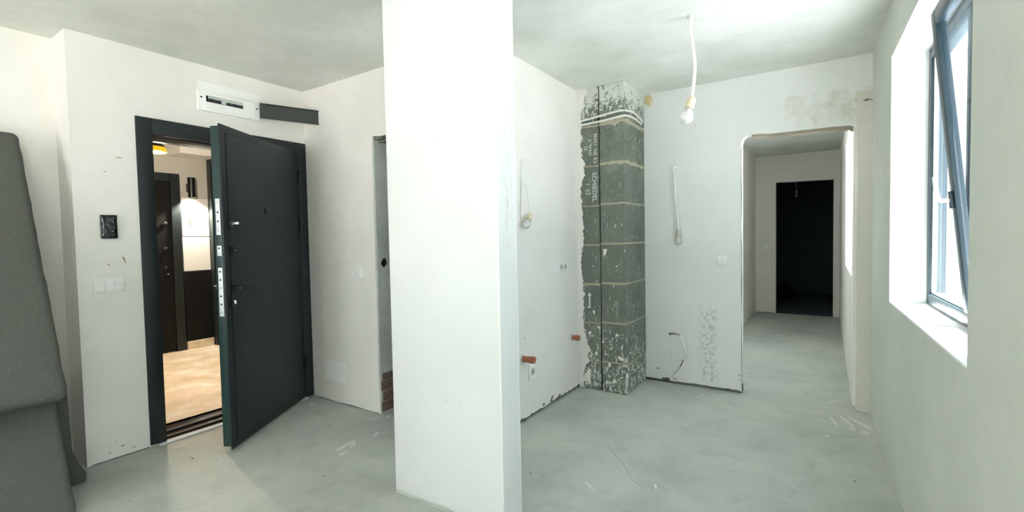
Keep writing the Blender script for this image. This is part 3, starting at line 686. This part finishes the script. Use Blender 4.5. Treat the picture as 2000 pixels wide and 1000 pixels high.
pC = [ony(1019, 310, C_Y - 0.003), ony(1019, 325, C_Y - 0.014), ony(1019, 350, C_Y - 0.018), ony(1027, 362, C_Y - 0.02), ony(1030, 380, C_Y - 0.02), ony(1034, 405, C_Y - 0.025), ony(1036, 420, C_Y - 0.035)]
bulb_lamp(pC, ony(1036, 421, C_Y - 0.035), ony(1024, 448, C_Y - 0.045) - ony(1036, 421, C_Y - 0.035), 'bare bulb hanging askew on thin wires from the kitchen wall', 0.0025, [[ony(1019, 312, C_Y - 0.003), ony(1018, 370, C_Y - 0.006), ony(1017, 420, C_Y - 0.006), ony(1021, 446, C_Y - 0.006)]], 1.05)
# faint one in the dark room
dl = onx(1556, 350, 10.3); bulb_lamp([(10.3, dl.y, H - 0.002), (10.3, dl.y + 0.01, 2.3), (10.3, dl.y, 2.08)], (10.3, dl.y, 2.075), (0, 0.05, -1), 'bare bulb on a cable in the dark room beyond the corridor')

# loose cable low on the back wall
pc_ = [onx(1308, 652, D_X - 0.002), onx(1318, 651, D_X - 0.03), onx(1328, 655, D_X - 0.045), onx(1333, 665, D_X - 0.05), onx(1336, 680, D_X - 0.05), onx(1341, 694, D_X - 0.05), onx(1335, 702, D_X - 0.045), onx(1328, 716, D_X - 0.035), onx(1317, 728, D_X - 0.03), onx(1314, 733, D_X - 0.03), onx(1318, 737, D_X - 0.03), onx(1330, 742, D_X - 0.03)]
slab('conduit_hole', [[(0.008 * math.cos(k * 0.6), 0.010 * math.sin(k * 0.6)) for k in range(10)]], frame_m(onx(1308, 652, D_X), (0, -1, 0)), 0.002, 'joint_dark', wD, -0.0008)
lc = empty('loose_cable', pc_[0], 'loose white cable end sticking out low on the back wall', 'cable')
tube('cable', pc_[2:7], 0.0075, 'cable_white', lc, 8, 5); tube('cable_sheath', pc_[:3], 0.0065, 'scuff_grey', lc, 8, 5); tube('inner_wire', pc_[5:9], 0.0045, 'wire_brown', lc, 6, 5); tube('inner_wire', [p_ + Vector((-0.008, 0.002, 0)) for p_ in pc_[7:]], 0.005, 'cable_white', lc, 6, 5)
lathe('wire_nut', [(0.010, 0), (0.010, 0.012), (0, 0.016)], 'white_plastic', lc, axis_m(onx(1346, 684, D_X - 0.05), (-1, 0.4, 0.2)), 10)

# ------------------------------------------------------------------ switches, sockets and wall fittings
def plate(name, xf, w_, h_, label, cat, gangs, group='switches and sockets', mat='white_plastic'):
    """xf: local x along the wall, local y INTO the wall, centred on the plate"""
    root = empty(name, xf.translation, label, cat, group)
    box('cover_frame', (-w_ / 2, -0.012, -h_ / 2), (w_ / 2, 0.0, h_ / 2), mat, root, xf, 0.002, 2)
    n = len(gangs); gw = (w_ - 0.014) / n
    for i, g in enumerate(gangs):
        x0 = -w_ / 2 + 0.007 + gw * i + 0.0015; x1 = x0 + gw - 0.003; zh = h_ / 2 - 0.009
        if g == 'rocker': box('rocker', (x0, -0.0175, -zh), (x1, -0.0122, zh), mat, root, xf, 0.002, 2)
        elif g == 'double': 
            box('rocker', (x0, -0.0175, 0.001), (x1, -0.0122, zh), mat, root, xf, 0.002, 2); box('rocker', (x0, -0.0165, -zh), (x1, -0.0122, -0.001), mat, root, xf, 0.002, 2)
        elif g == 'socket':
            box('socket_insert', (x0, -0.0150, -zh), (x1, -0.0122, zh), mat, root, xf, 0.001, 1)
            rr = min(x1 - x0, 2 * zh) * 0.42; mm = xf @ Matrix.Translation(((x0 + x1) / 2, -0.0151, 0)) @ Matrix.Rotation(math.pi / 2, 4, 'X')
            lathe('socket_well', [(rr, 0.0), (rr, 0.001), (rr * 0.92, 0.0012), (rr * 0.9, 0.0004), (0, 0.0004)], 'cable_grey', root, mm, 20)
            for sx in (-1, 1): lathe('pin_hole', [(rr * 0.16, 0.0), (rr * 0.16, 0.0008), (0, 0.0008)], 'black_plastic', root, mm @ Matrix.Translation((sx * rr * 0.4, 0, 0.0006)), 10)
        elif g == 'blank': box('blank_insert', (x0, -0.0150, -zh), (x1, -0.0122, zh), mat, root, xf, 0.001, 1)
    return root
def at_wall(xfw, p_): m_ = xfw.copy(); m_.translation = p_; return m_
cA = ony(213, 556.5, A_Y); plate('light_switch', at_wall(xfA, cA), 0.152, 0.084, 'white triple switch plate left of the entrance door', 'switch', ['rocker', 'rocker', 'double'])
cB = onx(702, 531, B_X); plate('light_switch', at_wall(xfB, cB), 0.078, 0.082, 'white switch on the partition beside the cement jamb', 'switch', ['rocker'])
cC = ony(1093.5, 521.5, C_Y); plate('wall_socket', at_wall(xfC, cC), 0.215, 0.082, 'wide white socket plate at counter height beside the chimney', 'socket', ['blank', 'socket', 'socket'])
cC = ony(1037.5, 725, C_Y); plate('wall_socket', at_wall(xfC, cC), 0.085, 0.115, 'small white socket under the left pipe stub', 'socket', ['socket'])
cD = onx(1410.5, 510, D_X); plate('light_switch', at_wall(xfD, cD), 0.078, 0.084, 'white switch on the back wall left of the opening', 'switch', ['rocker'])
cE_ = onx(1495, 480, END_X); plate('light_switch', at_wall(xfEnd, cE_), 0.085, 0.085, 'white switch at the end of the corridor', 'switch', ['rocker'])
# inspection hatch low on the partition
h0, h1 = onx(633, 703, B_X), onx(678, 748, B_X); hb = Vector((B_X, (h0.y + h1.y) / 2, (h0.z + h1.z) / 2))
hat = empty('inspection_hatch', hb, 'flush white hatch low on the partition by the door', 'hatch')
box('hatch_frame', (-0.15, -0.003, -0.10), (0.15, 0.0, 0.10), 'plaster', hat, at_wall(xfB, hb), 0.001, 1); box('hatch_cover', (-0.135, -0.006, -0.085), (0.135, -0.0032, 0.085), 'white_plastic', hat, at_wall(xfB, hb), 0.001, 1)

# black intercom still in its film
ic = ony(211.5, 443, A_Y); xfi = at_wall(xfA, ic)
inter = empty('intercom', ic, 'black glossy intercom panel wrapped in crinkled film', 'intercom')
box('housing', (-0.040, -0.018, -0.071), (0.040, 0.0, 0.071), 'black_plastic', inter, xfi, 0.004, 3)
bm = bmesh.new(); nx, nz = 14, 22; gv = {}
for i in range(nx + 1):
    for j in range(nz + 1):
        u_, v_ = i / nx, j / nz; ed_ = min(u_, 1 - u_, v_, 1 - v_)
        d_ = -0.019 - min(ed_ * 6, 1) * (0.0035 + 0.007 * abs(noise.noise((u_ * 2.1 + v_ * 1.3, v_ * 3.2, 4.2))))
        gv[i, j] = bm.verts.new(xfi @ Vector((-0.037 + 0.074 * u_, d_, -0.067 + 0.134 * v_)))
for i in range(nx):
    for j in range(nz): bm.faces.new((gv[i, j], gv[i + 1, j], gv[i + 1, j + 1], gv[i, j + 1]))
link('film', tomesh(bm, 'film', True), 'black_plastic', inter)

# fuse box over the door
fx0, fx1, fz0, fz1 = 1.567, 2.0, 2.208, 2.432
fb = empty('fuse_box', ((fx0 + fx1) / 2, A_Y, fz0), 'white fuse box over the door with its lid swung open', 'fuse box')
box('back_plate', (fx0, A_Y - 0.008, fz0), (fx1, A_Y - 0.0002, fz1), 'white_plastic', fb, None, 0.002, 1)
def fpt(px, py, off): return ony(px, py, A_Y - off)
q0, q1 = fpt(386, 173, 0.04), fpt(386, 213, 0.04); hz0, hz1 = q1.z, q0.z
box('housing', (q0.x, A_Y - 0.04, hz0), (fpt(507, 212, 0.04).x, A_Y - 0.0082, hz1), 'white_plastic', fb, None, 0.004, 2)
hxa, hxb = q0.x, fpt(507, 212, 0.04).x
w0, w1 = fpt(402, 185, 0.043).x, fpt(474, 205, 0.043).x; wz1, wz0 = fpt(402, 186, 0.043).z, fpt(402, 198, 0.043).z
box('housing_face', (hxa + 0.045, A_Y - 0.044, hz0 + 0.012), (hxb - 0.04, A_Y - 0.0402, hz1 - 0.012), 'white_plastic', fb, None, 0.001, 1)
box('breaker_slot', (w0, A_Y - 0.0455, wz0), (w1, A_Y - 0.0442, wz1), 'black_plastic', fb)
nbk = 14; bw = (w1 - w0 - 0.012) / nbk
for k in range(nbk):
    if k in (5, 6): continue
    x0 = w0 + 0.012 + bw * k
    b_ = box('breaker', (x0 + 0.0006, A_Y - 0.050, wz0 + 0.004 + (wz1 - wz0) * (0.45 if k < 5 else 0.40)), (x0 + bw - 0.0006, A_Y - 0.0457, wz1 - 0.003), 'breaker_grey', fb, None, 0.0008, 1)
    bm = bmesh.new(); zt = wz0 + (wz1 - wz0) * (0.48 if k < 5 else 0.42); xc = x0 + bw / 2
    v3 = [bm.verts.new((xc + s_ * bw * 0.42, A_Y - 0.0457, zt)) for s_ in (-1, 1)] + [bm.verts.new((xc, A_Y - 0.0457, wz0 + 0.003))] 
    v4 = [bm.verts.new((v_.co.x, A_Y - 0.056, v_.co.z)) for v_ in v3]
    bm.faces.new(v3); bm.faces.new(v4)
    for i in range(3): bm.faces.new((v3[i], v3[(i + 1) % 3], v4[(i + 1) % 3], v4[i]))
    link('toggle', tomesh(bm, 'toggle'), 'black_plastic', b_)
box('label_strip', (w0 + 0.012 + bw * 5, A_Y - 0.049, wz0 + 0.002), (w0 + 0.012 + bw * 7, A_Y - 0.0457, wz1 - 0.002), 'breaker_grey', fb)
for px, py in ((393, 189), (501.5, 213)):
    p_ = fpt(px, py, 0.0405); lathe('screw', [(0.006, 0), (0.006, 0.003), (0, 0.003)], 'black_metal', fb, axis_m(p_ + Vector((0, 0.0008, 0)), (0, -1, 0)), 12)
hp = Vector((hxb + 0.002, A_Y - 0.042, 0)); fe_ = Vector((2.375, 3.416, 0)); ld = (fe_ - hp); lw = ld.length
lz1 = ony(509, 202, hp.y).z; lz0 = ony(509, 231, hp.y).z
xl = frame_m((hp.x, hp.y, 0), ld)
lid = box('lid', (0.0, -0.003, lz0), (lw, 0.003, lz1), 'smoked', fb, xl, 0.0015, 1)
for lo, hi in (((0.0, -0.012, lz1 - 0.006), (lw, -0.0032, lz1)), ((0.0, -0.012, lz0), (lw, -0.0032, lz0 + 0.005)), ((lw - 0.006, -0.012, lz0 + 0.006), (lw, -0.0032, lz1 - 0.007)), ((0.0, -0.012, lz0 + 0.006), (0.006, -0.0032, lz1 - 0.007))):
    box('lid_rim', lo, hi, 'smoked', lid, xl)

# pipe stubs on the kitchen wall
def pipe(px, py, r, L, label):
    p_ = ony(px, py, C_Y)
    root = empty('pipe_stub', p_, label, 'pipe', 'capped pipe stubs')
    m_ = axis_m(p_ + Vector((0, 0.02, 0)), (0.10, -1, 0.0))
    lathe('pipe', [(r, 0), (r, L)], 'copper_pipe', root, m_, 22); lathe('cap', [(r * 1.14, L - 0.028), (r * 1.14, L + 0.004), (r * 1.0, L + 0.010), (0, L + 0.010)], 'copper_pipe', root, m_, 22)
    lathe('plaster_collar', [(r * 1.02, 0.0), (r * 1.5, 0.0), (r * 1.35, 0.024), (r * 1.02, 0.026)], 'cement', root, m_, 18)
pipe(1020, 701, 0.022, 0.108, 'capped red-brown pipe stub above the small socket')
pipe(1117, 659, 0.020, 0.076, 'capped red-brown pipe stub beside the chimney')

# ------------------------------------------------------------------ upended grey mattress, leaning in the recess
mat_root = empty('folding_mattress', (0.1, 3.45, 0), 'dark grey felt folding mattress leaning upended in the recess', 'mattress')
def pad(name, quad, thick, x0, x1, bev=0.035):
    """quad: lower and upper front points (y, z); thickness goes back"""
    (ya, za), (yb, zb) = quad; up_ = Vector((0, yb - ya, zb - za)); L = up_.length
    xf = frame_m((0, ya, za), (1, 0, 0), up_)
    bm = bmesh.new(); add_box(bm, (x0, 0, 0), (x1, thick, L), None, bev, 4)
    bmesh.ops.subdivide_edges(bm, edges=[e for e in bm.edges if e.calc_length() > 0.3], cuts=24, use_grid_fill=True)
    for v_ in bm.verts:
        n_ = noise.noise((v_.co.x * 5, v_.co.z * 5, v_.co.y * 5 + len(name))); v_.co.y += 0.007 * n_; v_.co.x += 0.005 * noise.noise((v_.co.z * 14, v_.co.y * 9, 1.5))
    bmesh.ops.transform(bm, matrix=xf, verts=bm.verts)
    return link(name, tomesh(bm, name, True), 'felt', mat_root)
pad('upper_pad', ((3.06, 0.575), (3.715, 1.945)), 0.11, -0.75, 0.703)
pad('lower_pad', ((3.00, 0.0), (3.30, 0.575)), 0.10, -0.75, 0.698, 0.03)
bm = bmesh.new()
prof = [(-0.7, 0.004), (0.825, 0.004), (0.832, 0.05), (0.80, 0.12), (0.778, 0.20), (0.772, 0.40), (0.768, 0.56), (-0.7, 0.56)]
me = slab_mesh('rear_pad', [prof], frame_m((0, 3.40, 0), (1, 0, 0)), 0.28); bm.from_mesh(me)
bmesh.ops.remove_doubles(bm, verts=bm.verts, dist=0.0005)
link('rear_pad', tomesh(bm, 'rear_pad'), 'felt', mat_root)

# ------------------------------------------------------------------ stair hall things
def dark_door(name, xf, w_, h_, label):
    d_ = empty(name, xf.translation, label, 'door', None, 'structure')
    box('frame_post', (-w_ / 2, -0.04, 0), (-w_ / 2 + 0.10, -0.0005, h_), 'door_dark', d_, xf, 0.004, 1); box('frame_post', (w_ / 2 - 0.10, -0.04, 0), (w_ / 2, -0.0005, h_), 'door_dark', d_, xf, 0.004, 1)
    box('frame_head', (-w_ / 2 + 0.1005, -0.04, h_ - 0.10), (w_ / 2 - 0.1005, -0.0005, h_), 'door_dark', d_, xf, 0.004, 1)
    lf = box('leaf', (-w_ / 2 + 0.102, -0.022, 0.01), (w_ / 2 - 0.102, -0.0005, h_ - 0.102), 'wood_panel', d_, xf, 0.003, 1)
    for zc in (1.02, 1.25, 1.55):
        lathe('cylinder_rosette', [(0.026, 0), (0.026, 0.012), (0.012, 0.02), (0, 0.02)], 'black_metal', lf, axis_m(xf @ Vector((w_ / 2 - 0.17, -0.022, zc)), xf.to_3x3() @ Vector((0, -1, 0))), 14)
    lathe('key', [(0.008, 0), (0.008, 0.03), (0, 0.03)], 'steel', lf, axis_m(xf @ Vector((w_ / 2 - 0.17, -0.040, 0.95)), xf.to_3x3() @ Vector((0, -1, 0))), 10)
    return d_
hd = ony(350, 340, HALL_Y - 0.04); hd_h = hd.z
dark_door('door_2', frame_m((hd.x - 0.6, HALL_Y, 0), (1, 0, 0)), 1.2, hd_h, 'dark neighbouring flat door across the stair hall')
dark_door('door_3', frame_m((HALL_R, 5.955, 0), (0, -1, 0)), 1.3, 2.40, 'tall dark door on the right side of the stair hall')
wx0 = hd.x + 0.01; zw0, zwm, zw1 = ony(355, 530, HALL_Y).z, ony(352, 463, HALL_Y).z, ony(352, 386, HALL_Y).z
lit_pan = empty('lit_patch_panel', ((wx0 + HALL_R) / 2, HALL_Y, zw0), 'white panel standing in for the patch lit by the black wall lamp in the hall', 'cabinet')  # white boards put the lamp's lit patch of wall into the colour
for za, zb in ((zw0, zwm - 0.004), (zwm + 0.004, zw1)):
    box('lit_patch_board', (wx0, HALL_Y - 0.03, za), (HALL_R - 0.042, HALL_Y - 0.0005, zb), 'white_plastic', lit_pan, None, 0.003, 1)
ka, kb = ony(370, 405, HALL_Y - 0.035), ony(373, 437, HALL_Y - 0.035)
box('handle', (ka.x - 0.006, HALL_Y - 0.042, kb.z), (ka.x + 0.006, HALL_Y - 0.0305, ka.z), 'scuff_glint_brown', lit_pan, None, 0.002, 1)  # gold bar painted in for the lamp's reflection
tag(box('dado_panel', (wx0, HALL_Y - 0.035, 0.1), (HALL_R - 0.046, HALL_Y - 0.0005, zw0 - 0.004), 'wood_panel', None, None, 0.003, 1), 'dark panel under the white panel in the hall', 'wall panel', None)
struct(box('baseboard_hall', (wx0, HALL_Y - 0.05, 0.0), (HALL_R - 0.046, HALL_Y - 0.0005, 0.098), 'hall_stone', None, None, 0.003, 1), 'beige stone baseboard under the dark hall panel', 'baseboard')
sf = ony(352, 298, HALL_Y - 0.35); tag(box('ceiling_box', (sf.x, HALL_Y - 0.35, sf.z), (HALL_R - 0.002, HALL_Y - 0.001, sf.z + 0.16), 'white_plastic', None, None, 0.004, 1), 'white boxed-in casing high in the hall corner', 'casing', None)
# black wall lamp
sp_ = ony(374, 366, HALL_Y - 0.09); zt, zb = ony(374, 347, HALL_Y - 0.09).z, ony(374, 386, HALL_Y - 0.09).z
lampw = empty('wall_lamp', (sp_.x, HALL_Y, zb), 'black cylinder wall lamp shining down in the stair hall', 'lamp')
lathe('lamp_body', [(0.030, 0.012), (0.040, 0.0), (0.040, zt - zb), (0, zt - zb)], 'black_metal', lampw, Matrix.Translation((sp_.x, HALL_Y - 0.09, zb)), 24, False)
lathe('lamp_lens', [(0.0, 0.02), (0.034, 0.02)], 'lamp_face', lampw, Matrix.Translation((sp_.x, HALL_Y - 0.09, zb)), 24, False)
box('bracket', (sp_.x - 0.025, HALL_Y - 0.052, (zt + zb) / 2 - 0.05), (sp_.x + 0.025, HALL_Y - 0.0005, (zt + zb) / 2 + 0.05), 'black_metal', lampw, None, 0.003, 1)
ll = bpy.data.lights.new('wall_lamp_light', 'SPOT'); ll.energy = 55; ll.color = (1, 0.90, 0.74); ll.spot_size = math.radians(120); ll.spot_blend = 0.4; ll.shadow_soft_size = 0.03
lo_ = bpy.data.objects.new('wall_lamp_light', ll); COL.objects.link(lo_); lo_.location = (sp_.x, HALL_Y - 0.09, zb - 0.005); lo_.parent = lampw; lo_.matrix_parent_inverse = Matrix.Translation(-lampw.location)
# gold dome pendant
pl = ony(298, 299, 4.9); pr = (ony(324, 290, 4.9) - ony(298, 290, 4.9)).length
pen = empty('pendant_lamp', (pl.x, 4.9, pl.z), 'glowing yellow dome pendant seen in the stair hall', 'lamp')
PT = Matrix.Translation((pl.x, 4.9, pl.z + 0.01))
lathe('shade', [(pr, 0.0), (pr * 0.97, pr * 0.25), (pr * 0.85, pr * 0.52), (pr * 0.62, pr * 0.78), (pr * 0.3, pr * 0.95), (0.02, pr)], 'lamp_gold', pen, PT, 32, False)
lathe('shade_cap', [(pr * 0.93, pr * 0.42), (pr * 0.875, pr * 0.54), (pr * 0.645, pr * 0.80), (pr * 0.31, pr * 0.97), (0.02, pr * 1.02)], 'black_metal', pen, PT, 32, False)
tube('cord', [(pl.x, 4.9, pl.z + 0.01 + pr), (pl.x, 4.9, 2.749)], 0.004, 'black_plastic', pen)
lathe('bulb', [(0, -0.045), (0.03, -0.02), (0.035, 0.0), (0.03, 0.02), (0, 0.045)], 'lamp_face', pen, Matrix.Translation((pl.x, 4.9, pl.z + 0.07)), 16)
ll = bpy.data.lights.new('pendant_light', 'POINT'); ll.energy = 34; ll.color = (1, 0.91, 0.78); ll.shadow_soft_size = 0.06
lo_ = bpy.data.objects.new('pendant_light', ll); COL.objects.link(lo_); lo_.location = (pl.x, 4.9, pl.z - 0.03); lo_.parent = pen; lo_.matrix_parent_inverse = Matrix.Translation(-pen.location)

# dark bag in the unlit room
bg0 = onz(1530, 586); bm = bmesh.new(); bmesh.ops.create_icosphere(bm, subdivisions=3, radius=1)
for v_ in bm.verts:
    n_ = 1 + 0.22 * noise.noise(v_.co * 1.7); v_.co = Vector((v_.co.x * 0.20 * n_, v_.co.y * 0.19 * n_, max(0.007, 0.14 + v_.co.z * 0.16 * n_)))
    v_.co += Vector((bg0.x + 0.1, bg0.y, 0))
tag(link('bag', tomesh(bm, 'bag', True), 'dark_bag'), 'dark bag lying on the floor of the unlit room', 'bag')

# ------------------------------------------------------------------ crumbs, smears and scuffs
def chip_mesh(seed):
    bm = bmesh.new(); bmesh.ops.create_icosphere(bm, subdivisions=1, radius=1)
    for v_ in bm.verts: v_.co *= 0.75 + 0.5 * noise.noise(v_.co * 1.9 + Vector((seed, 0, 0))); v_.co.z = max(0.0, v_.co.z * 0.45 + 0.2)
    return tomesh(bm, 'plaster_crumb')
cms = [chip_mesh(s_ * 3.1) for s_ in range(4)]; cmd = []
for me in cms:
    d_ = me.copy(); me.materials.append(M['chip_white']); d_.materials.append(M['chip_dark']); cmd.append(d_)
def crumb(px, py, r, dark=False):
    p_ = onz(px, py); k = R_.randrange(4)
    o_ = bpy.data.objects.new('grit_crumb' if dark else 'plaster_crumb', (cmd if dark else cms)[k]); COL.objects.link(o_); o_.location = p_ + Vector((0, 0, 0.0)); o_.scale = (r, r * R_.uniform(0.6, 1.0), r * 0.7); o_.rotation_euler.z = R_.uniform(0, 6.3)
    tag(o_, 'dark grit crumb lying on the concrete floor' if dark else 'tiny white plaster crumb lying on the concrete floor', 'crumb', 'dark crumbs on the floor' if dark else 'white crumbs on the floor')
for px, py, r in ((1058, 905, .008), (1043, 917, .005), (1048, 930, .006), (1087, 878, .006), (1039, 866, .005), (1101, 789, .007), (1138, 802, .006), (1182, 811, .006), (1160, 893, .005), (1266, 897, .007), (1265, 957, .006), (1224, 992, .006), (1391, 769, .010), (1397, 763, .010), (1415, 766, .008), (1385, 775, .006), (1493, 764, .010), (1440, 878, .006), (1547, 813, .006), (1594, 916, .006), (1549, 951, .005), (1657, 915, .006), (1702, 972, .006), (1520, 748, .008), (1570, 745, .006), (670, 850, .008), (735, 845, .007), (700, 860, .006), (1500, 899, .005), (1600, 745, .006)):
    crumb(px, py, r)
for px, py, r in ((1141, 819, .006), (1111, 842, .005), (1062, 868, .005), (1036, 924, .006), (1175, 902, .004), (1219, 852, .004), (1669, 940, .010), (1673, 862, .006), (632, 930, .009), (643, 830, .006), (690, 829, .006), (376, 896, .010), (1593, 884, .004), (1284, 756, .010), (1430, 775, .006)):
    crumb(px, py, r, True)
def smear(px, py, lx, ly, rot, seed):
    p_ = onz(px, py); lp = []
    for i in range(16):
        a_ = 2 * math.pi * i / 16; rr = 1 + 0.6 * noise.noise((math.cos(a_) * 1.6 + seed, math.sin(a_) * 1.6, seed * 2))
        x_, y2 = lx * rr * math.cos(a_), ly * rr * math.sin(a_); lp.append((x_ * math.cos(rot) - y2 * math.sin(rot), x_ * math.sin(rot) + y2 * math.cos(rot)))
    bm = bmesh.new(); lo = [bm.verts.new((p_.x + a, p_.y + b, 0.0002)) for a, b in lp]; hi = [bm.verts.new((p_.x + a * .93, p_.y + b * .93, 0.0022)) for a, b in lp]
    bm.faces.new(hi)
    for i in range(16): bm.faces.new((lo[i], lo[(i + 1) % 16], hi[(i + 1) % 16], hi[i]))
    link('plaster_smear', tomesh(bm, 'plaster_smear'), 'smear', fl)
for a in ((1627, 822, .10, .010, 0.25, 1), (1655, 824, .14, .012, 0.35, 2), (1686, 830, .11, .02, 0.6, 3), (1665, 838, .03, .02, 0.2, 5), (1690, 845, .04, .02, 0.2, 6), (1625, 785, .06, .010, -0.5, 7), (1615, 852, .02, .012, 0.2, 8), (672, 872, .07, .018, 0.2, 9), (735, 848, .04, .012, .4, 10), (690, 868, .05, .02, .8, 11), (672, 885, .04, .014, .1, 12), (730, 818, .05, .012, -.3, 13), (760, 813, .03, .016, 0, 14), (1370, 772, .08, .006, -0.3, 15), (1150, 948, .05, .008, .9, 16), (1280, 950, .03, .008, .4, 17), (355, 872, .05, .012, .2, 18), (610, 790, .04, .02, .3, 19)):
    smear(*a)
# crack in the screed
ck = [onz(px, py, 0.0008) for px, py in ((1185, 868), (1197, 884), (1210, 898), (1222, 915), (1231, 932), (1243, 943), (1255, 952))]
tube('floor_crack', ck, 0.0011, 'scuff_grey', fl, 4, 3)
# scuffs on the entrance wall
def scuff(px, py, w_, h_, mat, xf=xfA, par=wA, rot=0.0):
    p_ = ony(px, py, A_Y) if par is wA else onx(px, py, D_X) if par is wD else ony(px, py, C_Y)
    lp = []
    for i in range(10):
        a_ = 2 * math.pi * i / 10; rr = 1 + 0.5 * noise.noise((math.cos(a_) * 2 + px, math.sin(a_) * 2, py * .1)); x_, z_ = w_ * rr * math.cos(a_), h_ * rr * math.sin(a_)
        lp.append((x_ * math.cos(rot) - z_ * math.sin(rot), x_ * math.sin(rot) + z_ * math.cos(rot)))
    slab('scuff', [lp], at_wall(xf, p_), 0.002, mat, par, -0.0008)
for a in ((232, 308, .018, .003, 'scuff_glint_brown'), (242, 505, .004, .013, 'scuff_glint_brown', xfA, wA, 0.4), (244, 511, .003, .010, 'scuff_glint_brown', xfA, wA, 0.4), (212, 517, .003, .007, 'scuff_glint_brown'), (205, 335, .008, .002, 'scuff_grey'), (215, 884, .006, .004, 'scuff_grey'), (240, 870, .010, .004, 'scuff_grey'), (262, 873, .008, .004, 'scuff_grey'), (225, 862, .004, .003, 'scuff_grey')):
    scuff(*a)
for a in ((1285, 719, .012, .006, 'masonry', xfD, wD), (1300, 740, .035, .014, 'masonry', xfD, wD), (1322, 740, .03, .006, 'masonry', xfD, wD), (1444, 733, .006, .007, 'scuff_grey', xfD, wD), (1445, 742, .006, .007, 'scuff_grey', xfD, wD), (1425, 742, .004, .003, 'scuff_grey', xfD, wD), (1692, 195, .018, .010, 'masonry', xfD, wD), (1703, 194, .016, .006, 'scuff_grey', xfD, wD), (1672, 196, .006, .004, 'scuff_grey', xfD, wD), (1310, 690, .004, .05, 'plaster_window_wall', xfD, wD)):
    scuff(*a)
for a in ((1062, 790, .016, .012, 'masonry', xfC, wC, .3), (1078, 778, .030, .014, 'masonry', xfC, wC, .6), (1092, 775, .03, .014, 'masonry', xfC, wC, .6), (1026, 824, .03, .012, 'brick', xfC, wC), (1025, 662, .006, .006, 'scuff_grey', xfC, wC), (1063, 565, .006, .003, 'scuff_grey', xfC, wC), (1108, 638, .004, .004, 'scuff_grey', xfC, wC)):
    scuff(*a)
